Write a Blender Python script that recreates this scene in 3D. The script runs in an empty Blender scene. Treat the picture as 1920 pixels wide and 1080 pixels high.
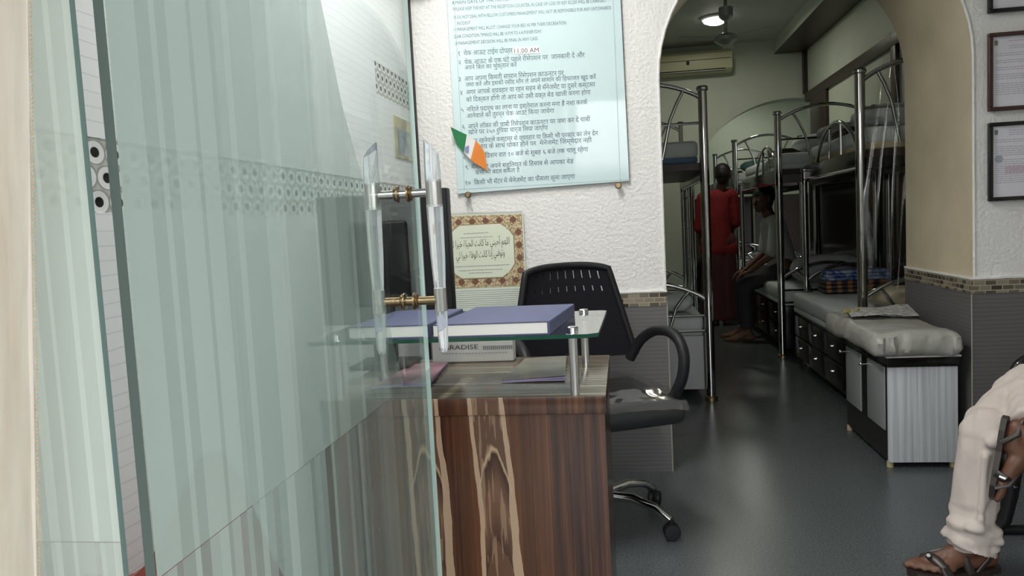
import bpy, bmesh, math, random
from mathutils import Vector, Matrix, noise
random.seed(7)
PI = math.pi
S = bpy.context.scene
COL = S.collection

# ------------------------------------------------------------------ camera
cam_d = bpy.data.cameras.new('camera')
cam = bpy.data.objects.new('camera', cam_d); COL.objects.link(cam)
cam_d.sensor_width = 36.0
cam_d.lens = 1450.0 / 1920.0 * 36.0
cam_d.clip_start = 0.02
fw = Vector((-0.1430, 0.9863, -0.0810)).normalized()
rt = Vector((0.9890, 0.1390, -0.0510)); rt = (rt - fw * rt.dot(fw)).normalized()
up = rt.cross(fw)
cam.matrix_world = Matrix(((rt.x, up.x, -fw.x, 0.0), (rt.y, up.y, -fw.y, 0.0), (rt.z, up.z, -fw.z, 1.15), (0, 0, 0, 1)))
S.camera = cam

# ------------------------------------------------------------------ view, world, lights
S.view_settings.view_transform = 'Standard'
S.view_settings.look = 'None'
S.view_settings.gamma = 1.0
S.view_settings.use_curve_mapping = False
S.view_settings.exposure = 0.0
W = bpy.data.worlds.new('street_daylight'); S.world = W
W.use_nodes = True
wn = W.node_tree; wn.nodes.clear()
wo = wn.nodes.new('ShaderNodeOutputWorld'); wb = wn.nodes.new('ShaderNodeBackground')
wt = wn.nodes.new('ShaderNodeTexCoord'); ws = wn.nodes.new('ShaderNodeSeparateXYZ'); wr = wn.nodes.new('ShaderNodeValToRGB')
wn.links.new(wt.outputs['Generated'], ws.inputs[0]); wn.links.new(ws.outputs['Z'], wr.inputs['Fac'])
# overcast sky over the street, buildings and road below
wr.color_ramp.elements[0].position = 0.0; wr.color_ramp.elements[0].color = (0.022, 0.023, 0.023, 1)
wr.color_ramp.elements[1].position = 1.0; wr.color_ramp.elements[1].color = (0.96, 0.97, 0.97, 1)
for p_, c_ in ((0.055, (0.05, 0.052, 0.052, 1)), (0.075, (0.82, 0.83, 0.83, 1)), (0.16, (0.95, 0.965, 0.965, 1))):
    e_ = wr.color_ramp.elements.new(p_); e_.color = c_
wn.links.new(wr.outputs['Color'], wb.inputs['Color']); wb.inputs['Strength'].default_value = 5.0
wn.links.new(wb.outputs[0], wo.inputs[0])

def area(name, loc, rot, sx, sy, power, color):
    d = bpy.data.lights.new(name, 'AREA'); d.shape = 'RECTANGLE'; d.size = sx; d.size_y = sy
    d.energy = power; d.color = color
    o = bpy.data.objects.new(name, d); COL.objects.link(o); o.location = loc; o.rotation_euler = rot
    return o
# light of the reception's two ceiling tubes (their fittings are built with the ceiling)
area('reception_tube_light', (-0.45, 2.32, 2.70), (0, 0, 0), 0.10, 1.10, 34, (1.0, 0.985, 0.945))
area('dormitory_downlight', (0.92, 7.41, 2.86), (0, 0, 0), 0.16, 0.16, 8.5, (1.0, 0.98, 0.80))
area('inner_room_fill', (1.75, 11.3, 2.86), (0, 0, 0), 0.16, 0.16, 8.0, (0.97, 1.0, 0.84))  # unseen fill without a fitting, added to brighten the inner room

# ------------------------------------------------------------------ materials
MT = {}
def nodes(m):
    m.use_nodes = True
    nt = m.node_tree
    return nt, nt.nodes, nt.links
def P(name, col, rough=0.5, metal=0.0, spec=0.5, emit=None, es=0.0, trans=0.0, coat=0.0, noise_amt=0.0, noise_scale=20.0, bump=0.0, bump_scale=80.0, bump_dist=0.002):
    if name in MT: return MT[name]
    m = bpy.data.materials.new(name); nt, N, L = nodes(m)
    b = N['Principled BSDF']
    b.inputs['Base Color'].default_value = (*col, 1); b.inputs['Roughness'].default_value = rough
    b.inputs['Metallic'].default_value = metal; b.inputs['Specular IOR Level'].default_value = spec
    b.inputs['Coat Weight'].default_value = coat
    if emit: b.inputs['Emission Color'].default_value = (*emit, 1); b.inputs['Emission Strength'].default_value = es
    if trans: b.inputs['Transmission Weight'].default_value = trans
    tc = N.new('ShaderNodeTexCoord')
    if noise_amt:
        n = N.new('ShaderNodeTexNoise'); n.inputs['Scale'].default_value = noise_scale; n.inputs['Detail'].default_value = 4
        L.new(tc.outputs['Object'], n.inputs['Vector'])
        r = N.new('ShaderNodeValToRGB')
        r.color_ramp.elements[0].position = 0.3; r.color_ramp.elements[1].position = 0.7
        r.color_ramp.elements[0].color = (*[c * (1 - noise_amt) for c in col], 1)
        r.color_ramp.elements[1].color = (*[min(1, c * (1 + noise_amt)) for c in col], 1)
        L.new(n.outputs['Fac'], r.inputs['Fac']); L.new(r.outputs['Color'], b.inputs['Base Color'])
    if bump:
        n2 = N.new('ShaderNodeTexNoise'); n2.inputs['Scale'].default_value = bump_scale; n2.inputs['Detail'].default_value = 3
        L.new(tc.outputs['Object'], n2.inputs['Vector'])
        bp = N.new('ShaderNodeBump'); bp.inputs['Strength'].default_value = bump; bp.inputs['Distance'].default_value = bump_dist
        L.new(n2.outputs['Fac'], bp.inputs['Height']); L.new(bp.outputs[0], b.inputs['Normal'])
    MT[name] = m
    return m
def math_n(N, L, op, a, b=None):
    n = N.new('ShaderNodeMath'); n.operation = op
    for i, v in enumerate((a, b)):
        if v is None: continue
        if isinstance(v, (int, float)): n.inputs[i].default_value = v
        else: L.new(v, n.inputs[i])
    return n.outputs[0]
def mixc(N, L, fac, a, b):
    n = N.new('ShaderNodeMix'); n.data_type = 'RGBA'
    if isinstance(fac, (int, float)): n.inputs[0].default_value = fac
    else: L.new(fac, n.inputs[0])
    for i, v in ((6, a), (7, b)):
        if isinstance(v, tuple): n.inputs[i].default_value = (*v, 1)
        else: L.new(v, n.inputs[i])
    return n.outputs[2]
def ramp(N, L, fac, stops, interp='LINEAR'):
    r = N.new('ShaderNodeValToRGB'); r.color_ramp.interpolation = interp
    els = r.color_ramp.elements
    els[0].position = stops[0][0]; els[0].color = (*stops[0][1], 1)
    els[1].position = stops[-1][0]; els[1].color = (*stops[-1][1], 1)
    for p, c in stops[1:-1]:
        e = els.new(p); e.color = (*c, 1)
    L.new(fac, r.inputs['Fac'])
    return r.outputs['Color']
def xyz(N, L, kind='Object'):
    tc = N.new('ShaderNodeTexCoord'); s = N.new('ShaderNodeSeparateXYZ'); L.new(tc.outputs[kind], s.inputs[0])
    return tc.outputs[kind], s.outputs[0], s.outputs[1], s.outputs[2]
def noise_n(N, L, vec, scale, detail=3, sx=1, sy=1, sz=1, rough=0.5):
    mp = N.new('ShaderNodeMapping'); mp.inputs['Scale'].default_value = (sx, sy, sz); L.new(vec, mp.inputs['Vector'])
    n = N.new('ShaderNodeTexNoise'); n.inputs['Scale'].default_value = scale; n.inputs['Detail'].default_value = detail
    n.inputs['Roughness'].default_value = rough
    L.new(mp.outputs[0], n.inputs['Vector'])
    return n.outputs['Fac']
def bump_to(N, L, b, h, strength, dist):
    bp = N.new('ShaderNodeBump'); bp.inputs['Strength'].default_value = strength; bp.inputs['Distance'].default_value = dist
    L.new(h, bp.inputs['Height']); L.new(bp.outputs[0], b.inputs['Normal'])

def new(name):
    m = bpy.data.materials.new(name); nt, N, L = nodes(m); MT[name] = m
    return m, N, L, N['Principled BSDF']

# rough cast plaster
def plaster(name, col, bs=0.75, dirt=0.94):
    m, N, L, b = new(name); v, x, y, z = xyz(N, L)
    f = noise_n(N, L, v, 62, 3); g = noise_n(N, L, v, 3, 4)
    L.new(ramp(N, L, g, [(0.3, tuple(c * dirt for c in col)), (0.7, col)]), b.inputs['Base Color'])
    b.inputs['Roughness'].default_value = 0.62
    bump_to(N, L, b, f, bs, 0.006)
    return m
M_WALL = plaster('rough_white_plaster', (0.80, 0.79, 0.765), 0.9)
M_JAMB = plaster('cream_plaster', (0.66, 0.58, 0.41), 0.25, 0.80)
M_DORM = P('pale_green_paint', (0.56, 0.60, 0.52), 0.55, noise_amt=0.04, noise_scale=3)
M_DCEIL = P('grey_ceiling_paint', (0.44, 0.46, 0.42), 0.6, noise_amt=0.05, noise_scale=3)
M_CEIL = P('white_ceiling_paint', (0.75, 0.75, 0.73), 0.7)

# floor: dark grey speckled vinyl
m, N, L, b = new('dark_grey_speckled_floor'); v, x, y, z = xyz(N, L)
f = noise_n(N, L, v, 160, 3); g = noise_n(N, L, v, 2.2, 4)
c1 = ramp(N, L, f, [(0.35, (0.058, 0.068, 0.071)), (0.55, (0.096, 0.111, 0.114)), (0.72, (0.150, 0.166, 0.168))])
c2 = mixc(N, L, math_n(N, L, 'MULTIPLY', g, 0.5), c1, (0.065, 0.073, 0.075))
L.new(c2, b.inputs['Base Color'])
b.inputs['Roughness'].default_value = 0.27
bump_to(N, L, b, noise_n(N, L, v, 45, 2), 0.12, 0.002)
M_FLOOR = m

# white grooved tile on the left wall
m, N, L, b = new('white_grooved_tile'); v, x, y, z = xyz(N, L)
w = noise_n(N, L, v, 2.5, 2, 1, 1.2, 3)
zz = math_n(N, L, 'ADD', math_n(N, L, 'MULTIPLY', z, 36.0), math_n(N, L, 'MULTIPLY', w, 1.1))
fr = math_n(N, L, 'FRACT', zz)
gro = math_n(N, L, 'LESS_THAN', fr, 0.09)
tile = math_n(N, L, 'LESS_THAN', math_n(N, L, 'FRACT', math_n(N, L, 'MULTIPLY', y, 1.67)), 0.006)
L.new(mixc(N, L, math_n(N, L, 'MULTIPLY', math_n(N, L, 'MAXIMUM', gro, tile), 0.45), (0.93, 0.935, 0.96), (0.60, 0.61, 0.65)), b.inputs['Base Color'])
b.inputs['Roughness'].default_value = 0.25
bump_to(N, L, b, fr, 0.3, 0.002)
M_TILE = m

# band of ring tiles
m, N, L, b = new('ring_pattern_tile'); v, x, y, z = xyz(N, L)
row = math_n(N, L, 'FLOOR', math_n(N, L, 'DIVIDE', z, 0.0447))
par = math_n(N, L, 'MODULO', row, 2.0)
fz = math_n(N, L, 'SUBTRACT', math_n(N, L, 'FRACT', math_n(N, L, 'DIVIDE', z, 0.0447)), 0.5)
fy = math_n(N, L, 'SUBTRACT', math_n(N, L, 'FRACT', math_n(N, L, 'ADD', math_n(N, L, 'DIVIDE', y, 0.056), math_n(N, L, 'MULTIPLY', par, 0.5))), 0.5)
d = math_n(N, L, 'SQRT', math_n(N, L, 'ADD', math_n(N, L, 'MULTIPLY', fz, fz), math_n(N, L, 'MULTIPLY', fy, fy)))
col = ramp(N, L, d, [(0.0, (0.012, 0.012, 0.012)), (0.20, (0.02, 0.02, 0.02)), (0.23, (0.82, 0.83, 0.83)), (0.44, (0.86, 0.86, 0.85)), (0.48, (0.30, 0.31, 0.29)), (0.60, (0.55, 0.55, 0.50))])
L.new(col, b.inputs['Base Color']); b.inputs['Roughness'].default_value = 0.2
bump_to(N, L, b, d, 0.4, 0.004)
M_RING = m

# grey ribbed dado tile
m, N, L, b = new('grey_ribbed_tile'); v, x, y, z = xyz(N, L)
w = noise_n(N, L, v, 5, 3, 1, 1, 4)
fr = math_n(N, L, 'FRACT', math_n(N, L, 'ADD', math_n(N, L, 'MULTIPLY', z, 55.0), math_n(N, L, 'MULTIPLY', w, 0.8)))
L.new(ramp(N, L, fr, [(0.0, (0.100, 0.096, 0.096)), (0.3, (0.132, 0.127, 0.127)), (0.8, (0.128, 0.123, 0.124)), (1.0, (0.098, 0.094, 0.094))]), b.inputs['Base Color'])
b.inputs['Roughness'].default_value = 0.4
bump_to(N, L, b, fr, 0.12, 0.002)
M_DADO = m

# small brick mosaic
m, N, L, b = new('brown_stone_mosaic'); v, x, y, z = xyz(N, L)
mp = N.new('ShaderNodeCombineXYZ'); L.new(math_n(N, L, 'ADD', x, y), mp.inputs[0]); L.new(z, mp.inputs[1])
br = N.new('ShaderNodeTexBrick'); L.new(mp.outputs[0], br.inputs['Vector'])
br.inputs['Scale'].default_value = 1.0; br.inputs['Brick Width'].default_value = 0.045; br.inputs['Row Height'].default_value = 0.0215
br.inputs['Mortar Size'].default_value = 0.0022; br.inputs['Color1'].default_value = (0.04, 0.034, 0.028, 1); br.inputs['Color2'].default_value = (0.30, 0.26, 0.20, 1)
br.inputs['Mortar'].default_value = (0.36, 0.31, 0.21, 1); br.inputs['Bias'].default_value = -0.1
L.new(br.outputs['Color'], b.inputs['Base Color']); b.inputs['Roughness'].default_value = 0.22
M_MOS = m

# zebra grain of the desk top, runs left to right
m, N, L, b = new('zebra_grain_laminate'); v, x, y, z = xyz(N, L)
f = noise_n(N, L, v, 1.0, 5, 1.2, 48, 48, 0.65); f2 = noise_n(N, L, v, 1.0, 2, 2, 14, 14)
c = ramp(N, L, f, [(0.32, (0.045, 0.032, 0.022)), (0.45, (0.13, 0.10, 0.072)), (0.56, (0.20, 0.165, 0.12)), (0.68, (0.55, 0.47, 0.37))])
L.new(mixc(N, L, math_n(N, L, 'MULTIPLY', f2, 0.5), c, (0.12, 0.09, 0.065)), b.inputs['Base Color'])
b.inputs['Roughness'].default_value = 0.2
M_ZEBRA = m

# desk front: upright planks, dark red brown with pale sapwood figure
m, N, L, b = new('rosewood_plank_laminate'); v, x, y, z = xyz(N, L)
wob = math_n(N, L, 'MULTIPLY', math_n(N, L, 'SUBTRACT', noise_n(N, L, v, 1.0, 4, 12, 12, 4.5), 0.5), 0.030)
left = math_n(N, L, 'LESS_THAN', x, -0.41)
cen = math_n(N, L, 'ADD', -0.330, math_n(N, L, 'MULTIPLY', left, -0.161))
slant = math_n(N, L, 'MULTIPLY', math_n(N, L, 'SUBTRACT', 0.72, z), 0.035)
du0 = math_n(N, L, 'SUBTRACT', math_n(N, L, 'SUBTRACT', x, cen), slant)
du = math_n(N, L, 'ADD', du0, wob)
def band(center, half):
    return math_n(N, L, 'LESS_THAN', math_n(N, L, 'ABSOLUTE', math_n(N, L, 'SUBTRACT', du, center)), half)
hw_ = math_n(N, L, 'ADD', 0.005, math_n(N, L, 'MULTIPLY', math_n(N, L, 'SUBTRACT', 0.72, z), 0.012))
sap = math_n(N, L, 'MAXIMUM', band(-0.040, 0.0055), band(0.041, hw_))
inner = math_n(N, L, 'LESS_THAN', math_n(N, L, 'ABSOLUTE', du), 0.041)
nz = noise_n(N, L, v, 1.0, 3, 45, 45, 7)
par_ = math_n(N, L, 'ADD', z, math_n(N, L, 'MULTIPLY', math_n(N, L, 'POWER', math_n(N, L, 'ABSOLUTE', math_n(N, L, 'MULTIPLY', du, 24.0)), 1.6), 0.11))
pf = math_n(N, L, 'FRACT', math_n(N, L, 'ADD', math_n(N, L, 'MULTIPLY', par_, 2.35), math_n(N, L, 'MULTIPLY', nz, 0.16)))
figure = ramp(N, L, pf, [(0.0, (0.06, 0.030, 0.020)), (0.30, (0.15, 0.080, 0.048)), (0.52, (0.040, 0.018, 0.012)), (0.555, (0.44, 0.31, 0.20)), (0.585, (0.10, 0.055, 0.034)), (1.0, (0.11, 0.055, 0.033))])
figure = mixc(N, L, math_n(N, L, 'MULTIPLY', math_n(N, L, 'GREATER_THAN', noise_n(N, L, v, 1.0, 3, 90, 90, 6), 0.56), 0.55), figure, (0.30, 0.20, 0.13))
gr = noise_n(N, L, v, 1.0, 5, 55, 55, 1.6, 0.6)
wn_ = N.new('ShaderNodeTexWhiteNoise'); wn_.noise_dimensions = '1D'; L.new(math_n(N, L, 'FLOOR', math_n(N, L, 'DIVIDE', math_n(N, L, 'ADD', x, 0.01), 0.0445)), wn_.inputs['W']); pl = wn_.outputs['Value']
base = ramp(N, L, gr, [(0.30, (0.013, 0.006, 0.005)), (0.5, (0.048, 0.018, 0.010)), (0.68, (0.12, 0.050, 0.023))])
base = mixc(N, L, ramp(N, L, pl, [(0.15, (0, 0, 0)), (0.95, (0.8, 0.8, 0.8))]), base, (0.125, 0.052, 0.023))
c = mixc(N, L, inner, base, figure)
c = mixc(N, L, math_n(N, L, 'MULTIPLY', sap, 0.85), c, (0.42, 0.30, 0.20))
seam = math_n(N, L, 'LESS_THAN', math_n(N, L, 'FRACT', math_n(N, L, 'DIVIDE', math_n(N, L, 'ADD', x, 0.01), 0.0445)), 0.035)
c = mixc(N, L, math_n(N, L, 'MULTIPLY', math_n(N, L, 'MULTIPLY', seam, math_n(N, L, 'GREATER_THAN', du, 0.055)), 0.75), c, (0.012, 0.006, 0.005))
L.new(c, b.inputs['Base Color']); b.inputs['Roughness'].default_value = 0.22
M_ROSE = m

# white wood grain laminate of the bench
m, N, L, b = new('white_grain_laminate'); v, x, y, z = xyz(N, L)
f = noise_n(N, L, v, 1.0, 5, 70, 70, 1.0, 0.65)
L.new(ramp(N, L, f, [(0.3, (0.36, 0.38, 0.40)), (0.6, (0.60, 0.62, 0.64)), (0.75, (0.70, 0.72, 0.74))]), b.inputs['Base Color'])
b.inputs['Roughness'].default_value = 0.45
M_WHITEGRAIN = m

# pale wood of the door post
m, N, L, b = new('pale_wood'); v, x, y, z = xyz(N, L)
f = noise_n(N, L, v, 1.0, 5, 60, 60, 2.0, 0.6)
L.new(ramp(N, L, f, [(0.3, (0.78, 0.67, 0.56)), (0.7, (0.90, 0.83, 0.74))]), b.inputs['Base Color'])
b.inputs['Roughness'].default_value = 0.35
b.inputs['Coat Weight'].default_value = 0.2
M_PALEWOOD = m

M_CHROME = P('polished_steel', (0.62, 0.62, 0.62), 0.07, 1.0)
M_STEEL = P('brushed_steel', (0.62, 0.61, 0.59), 0.28, 1.0)
M_BRASS = P('tarnished_brass', (0.34, 0.25, 0.15), 0.28, 1.0)
M_BLACK = P('black_plastic', (0.011, 0.011, 0.013), 0.5, spec=0.3)
M_BLACKGLOSS = P('black_gloss_laminate', (0.010, 0.009, 0.009), 0.14, spec=0.4)
M_BLACKMESH = P('black_mesh_fabric', (0.008, 0.008, 0.011), 0.8, spec=0.2, bump=0.4, bump_scale=400)
M_DKWOOD = P('dark_brown_wood', (0.035, 0.022, 0.016), 0.4, noise_amt=0.25, noise_scale=25)
M_PAPER = P('white_paper', (0.82, 0.82, 0.80), 0.7)
M_INK = P('dark_ink', (0.05, 0.055, 0.07), 0.6)
M_INKG = P('grey_ink', (0.33, 0.35, 0.37), 0.6)
M_LIGHTPAPER = P('certificate_paper', (0.78, 0.76, 0.82), 0.4, noise_amt=0.03, noise_scale=8)
M_BLUE = P('blue_cloth_cover', (0.072, 0.082, 0.165), 0.6, bump=0.15, bump_scale=500)
M_PAGES = P('book_pages', (0.80, 0.79, 0.74), 0.8)
M_MATT = P('white_bed_sheet', (0.62, 0.66, 0.66), 0.8, bump=0.3, bump_scale=14, bump_dist=0.02)
M_MATTB = P('blue_mattress_piping', (0.10, 0.17, 0.30), 0.7)
M_VINYL = P('grey_vinyl', (0.36, 0.355, 0.32), 0.36, noise_amt=0.08, noise_scale=12, bump=0.5, bump_scale=11, bump_dist=0.02)
M_SKIN = P('brown_skin', (0.12, 0.052, 0.030), 0.5, noise_amt=0.12, noise_scale=25)
M_HAIR = P('black_hair', (0.012, 0.01, 0.01), 0.5, bump=0.5, bump_scale=150)
M_TROUSER = P('cream_cotton', (0.53, 0.465, 0.425), 0.85, noise_amt=0.04, noise_scale=9, bump=0.25, bump_scale=35, bump_dist=0.006)
M_LEATHER = P('dark_brown_leather', (0.026, 0.018, 0.015), 0.35)
M_RED = P('red_cotton', (0.22, 0.010, 0.013), 0.8, bump=0.3, bump_scale=25, bump_dist=0.01)
M_MAROON = P('maroon_cotton', (0.075, 0.02, 0.022), 0.85, bump=0.3, bump_scale=20, bump_dist=0.01)
M_REDPLASTIC = P('red_brown_plastic', (0.20, 0.034, 0.022), 0.4)
M_GREYPANEL = P('grey_white_laminate', (0.50, 0.50, 0.52), 0.35, noise_amt=0.03, noise_scale=5)
M_AC = P('aged_cream_plastic', (0.56, 0.55, 0.36), 0.4)
M_SEAT = P('black_vinyl', (0.02, 0.021, 0.023), 0.35)

def mix_shader(name, a_kind, a_col, b_kind, b_col, fac, rough=0.05, fres=False):
    m = bpy.data.materials.new(name); nt, N, L = nodes(m); N.clear(); MT[name] = m
    o = N.new('ShaderNodeOutputMaterial'); mx = N.new('ShaderNodeMixShader')
    def mk(kind, col):
        n = N.new({'T': 'ShaderNodeBsdfTransparent', 'G': 'ShaderNodeBsdfGlossy', 'D': 'ShaderNodeBsdfDiffuse', 'L': 'ShaderNodeBsdfTranslucent'}[kind])
        n.inputs['Color'].default_value = (*col, 1)
        if kind == 'G': n.inputs['Roughness'].default_value = rough
        return n.outputs[0]
    L.new(mk(a_kind, a_col), mx.inputs[1]); L.new(mk(b_kind, b_col), mx.inputs[2])
    if fres:
        fr = N.new('ShaderNodeFresnel'); ge = N.new('ShaderNodeNewGeometry')
        L.new(math_n(N, L, 'SUBTRACT', 1.5, math_n(N, L, 'MULTIPLY', ge.outputs['Backfacing'], 1.5 - 1 / 1.5)), fr.inputs['IOR'])
        L.new(math_n(N, L, 'ADD', math_n(N, L, 'MULTIPLY', fr.outputs[0], fac), 0.0), mx.inputs[0])
    else: mx.inputs[0].default_value = fac
    L.new(mx.outputs[0], o.inputs['Surface'])
    return m
M_GLASS = mix_shader('clear_greenish_glass', 'T', (0.945, 0.975, 0.963), 'G', (1, 1, 1), 0.75, 0.02, True)
M_SHELFGLASS = mix_shader('shelf_glass', 'T', (0.88, 0.95, 0.92), 'G', (1, 1, 1), 1.4, 0.03, True)
M_GEDGE = P('green_glass_edge', (0.15, 0.21, 0.20), 0.3)
M_GEDGEL = P('bright_glass_edge', (0.55, 0.70, 0.66), 0.12)
M_SEDGE = P('deep_green_glass_edge', (0.015, 0.07, 0.045), 0.12)
M_FILM = mix_shader('clear_plastic_film', 'T', (0.93, 0.93, 0.91), 'G', (1, 1, 1), 0.14, 0.12)
M_ACRYLIC = P('clear_acrylic', (0.96, 0.98, 1.0), 0.04, trans=0.80)
M_ACRYLIC.node_tree.nodes['Principled BSDF'].inputs['IOR'].default_value = 1.25
M_CLEAR = mix_shader('picture_glazing', 'T', (1, 1, 1), 'G', (1, 1, 1), 0.8, 0.05, True)
def frost_set(name, cols):
    out = []
    for a in (0.90, 0.79, 0.66, 0.52, 0.38, 0.26):       # etched film, from dense to thin
        for j, cc in enumerate(cols):
            m = bpy.data.materials.new(name); nt, N, L = nodes(m); N.clear()
            o = N.new('ShaderNodeOutputMaterial'); mx = N.new('ShaderNodeMixShader'); mx2 = N.new('ShaderNodeMixShader')
            T = N.new('ShaderNodeBsdfTransparent'); T.inputs['Color'].default_value = (0.93, 0.97, 0.955, 1)
            D = N.new('ShaderNodeBsdfDiffuse'); D.inputs['Color'].default_value = (*cc, 1)
            X = N.new('ShaderNodeBsdfTranslucent'); X.inputs['Color'].default_value = (*cc, 1)
            mx2.inputs[0].default_value = 0.5; L.new(D.outputs[0], mx2.inputs[1]); L.new(X.outputs[0], mx2.inputs[2])
            mx.inputs[0].default_value = a - 0.04 * j; L.new(T.outputs[0], mx.inputs[1]); L.new(mx2.outputs[0], mx.inputs[2])
            L.new(mx.outputs[0], o.inputs['Surface'])
            out.append(m)
    return out
FROST = frost_set('etched_film', ((0.47, 0.555, 0.518), (0.395, 0.48, 0.445)))
FROSTP = frost_set('pale_etched_film', ((0.86, 0.86, 0.84), (0.74, 0.75, 0.725)))

# ------------------------------------------------------------------ mesh helpers
class MB:
    def __init__(s): s.bm = bmesh.new(); s.mi = 0
    def _tag(s, n0):
        s.bm.faces.ensure_lookup_table()
        for f in s.bm.faces[n0:]: f.material_index = s.mi
    def box(s, x0, x1, y0, y1, z0, z1, bev=0.0, mat=None):
        n0 = len(s.bm.faces)
        vs = [s.bm.verts.new((x, y, z)) for x in (x0, x1) for y in (y0, y1) for z in (z0, z1)]
        idx = ((0, 1, 3, 2), (4, 6, 7, 5), (0, 4, 5, 1), (2, 3, 7, 6), (0, 2, 6, 4), (1, 5, 7, 3))
        fs = [s.bm.faces.new([vs[i] for i in q]) for q in idx]
        bmesh.ops.recalc_face_normals(s.bm, faces=fs)
        if bev:
            es = list({e for f in fs for e in f.edges})
            bmesh.ops.bevel(s.bm, geom=es, offset=bev, segments=3, affect='EDGES', profile=0.5)
        if mat is not None: bmesh.ops.transform(s.bm, matrix=mat, verts=[v for v in s.bm.verts if any(f.index == -1 or True for f in v.link_faces)])
        s._tag(n0); return s
    def tube(s, pts, r, seg=12, cap=True, flat=None):
        n0 = len(s.bm.faces)
        pts = [Vector(p) for p in pts]; rr = r if isinstance(r, (list, tuple)) else [r] * len(pts)
        rings = []; ref = None
        for i, p in enumerate(pts):
            t = (pts[min(i + 1, len(pts) - 1)] - pts[max(i - 1, 0)]).normalized()
            if ref is None:
                ref = Vector((0, 0, 1)) if abs(t.z) < 0.9 else Vector((1, 0, 0))
            a = (ref - t * ref.dot(t)).normalized(); b = t.cross(a); ref = a
            fl = flat or 1.0
            rings.append([s.bm.verts.new(p + (a * math.cos(2 * PI * k / seg) + b * math.sin(2 * PI * k / seg) * fl) * rr[i]) for k in range(seg)])
        for i in range(len(rings) - 1):
            for k in range(seg):
                s.bm.faces.new((rings[i][k], rings[i][(k + 1) % seg], rings[i + 1][(k + 1) % seg], rings[i + 1][k]))
        if cap:
            s.bm.faces.new(rings[0][::-1]); s.bm.faces.new(rings[-1])
        s._tag(n0); return s
    def lathe(s, prof, o, axis='Z', seg=24):
        n0 = len(s.bm.faces); o = Vector(o); rings = []
        for r, h in prof:
            ring = []
            for k in range(seg):
                a = 2 * PI * k / seg; c, d = r * math.cos(a), r * math.sin(a)
                v = {'Z': (c, d, h), 'X': (h, c, d), 'Y': (c, h, d)}[axis]
                ring.append(s.bm.verts.new(o + Vector(v)))
            rings.append(ring)
        for i in range(len(rings) - 1):
            for k in range(seg):
                s.bm.faces.new((rings[i][k], rings[i][(k + 1) % seg], rings[i + 1][(k + 1) % seg], rings[i + 1][k]))
        s.bm.faces.new(rings[0][::-1]); s.bm.faces.new(rings[-1])
        s._tag(n0); return s
    def sphere(s, c, r, sc=(1, 1, 1), u=16, v=10):
        n0 = len(s.bm.faces)
        bmesh.ops.create_uvsphere(s.bm, u_segments=u, v_segments=v, radius=r, matrix=Matrix.Translation(Vector(c)) @ Matrix.Diagonal((*sc, 1)))
        s._tag(n0); return s
    def prism(s, poly, axis, a, b):
        # poly in the two remaining axes, extruded from a to b along axis
        n0 = len(s.bm.faces)
        def mk(p, h):
            return {'X': (h, p[0], p[1]), 'Y': (p[0], h, p[1]), 'Z': (p[0], p[1], h)}[axis]
        A = [s.bm.verts.new(mk(p, a)) for p in poly]; B = [s.bm.verts.new(mk(p, b)) for p in poly]
        n = len(poly)
        fs = [s.bm.faces.new(A), s.bm.faces.new(B[::-1])]
        for i in range(n): fs.append(s.bm.faces.new((A[i], B[i], B[(i + 1) % n], A[(i + 1) % n])))
        bmesh.ops.recalc_face_normals(s.bm, faces=fs)
        s._tag(n0); return s
    def grid(s, fn, nu, nv, skip=None):
        n0 = len(s.bm.faces)
        V = [[s.bm.verts.new(fn(i / nu, j / nv)) for j in range(nv + 1)] for i in range(nu + 1)]
        for i in range(nu):
            for j in range(nv):
                if skip and skip(i, j): continue
                s.bm.faces.new((V[i][j], V[i + 1][j], V[i + 1][j + 1], V[i][j + 1]))
        s._tag(n0); return s
    def quad(s, *ps):
        n0 = len(s.bm.faces)
        s.bm.faces.new([s.bm.verts.new(p) for p in ps]); s._tag(n0); return s
    def xf(s, mat):
        bmesh.ops.transform(s.bm, matrix=mat, verts=s.bm.verts[:]); return s
    def build(s, name, mats, parent=None, smooth=True, solid=0.0, loc=None):
        if not isinstance(mats, (list, tuple)): mats = [mats]
        me = bpy.data.meshes.new(name)
        if loc is not None: bmesh.ops.translate(s.bm, verts=s.bm.verts[:], vec=-Vector(loc))
        s.bm.to_mesh(me); s.bm.free()
        for m in mats: me.materials.append(m)
        o = bpy.data.objects.new(name, me); COL.objects.link(o)
        if loc is not None: o.location = loc
        if parent is not None:
            o.parent = parent
            T = Vector((0, 0, 0)); q = parent
            o.location = -abs_loc(parent) + (Vector(loc) if loc is not None else Vector((0, 0, 0)))
        if smooth: auto_smooth(me)
        if solid:
            md = o.modifiers.new('thickness', 'SOLIDIFY'); md.thickness = solid; md.offset = 0
        return o
def abs_loc(o):
    v = Vector(o.location)
    while o.parent: o = o.parent; v += Vector(o.location)
    return v
def auto_smooth(me, ang=math.radians(38)):
    bm = bmesh.new(); bm.from_mesh(me)
    for f in bm.faces: f.smooth = True
    for e in bm.edges:
        if len(e.link_faces) == 2:
            e.smooth = e.calc_face_angle(0) < ang
        else: e.smooth = False
    bm.to_mesh(me); bm.free()
def tag(o, label, cat, group=None):
    o['label'] = label; o['category'] = cat
    if group: o['group'] = group
    return o
def thing(name, label, cat, loc=(0, 0, 0), group=None):
    o = bpy.data.objects.new(name, None); COL.objects.link(o); o.location = loc; o.empty_display_size = 0.1
    return tag(o, label, cat, group)
def struct(o):
    o['kind'] = 'structure'; return o
def copy_tree(o, parent=None):
    c = o.copy(); COL.objects.link(c)
    if parent is not None: c.parent = parent
    for ch in list(o.children): copy_tree(ch, c)
    return c
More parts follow.
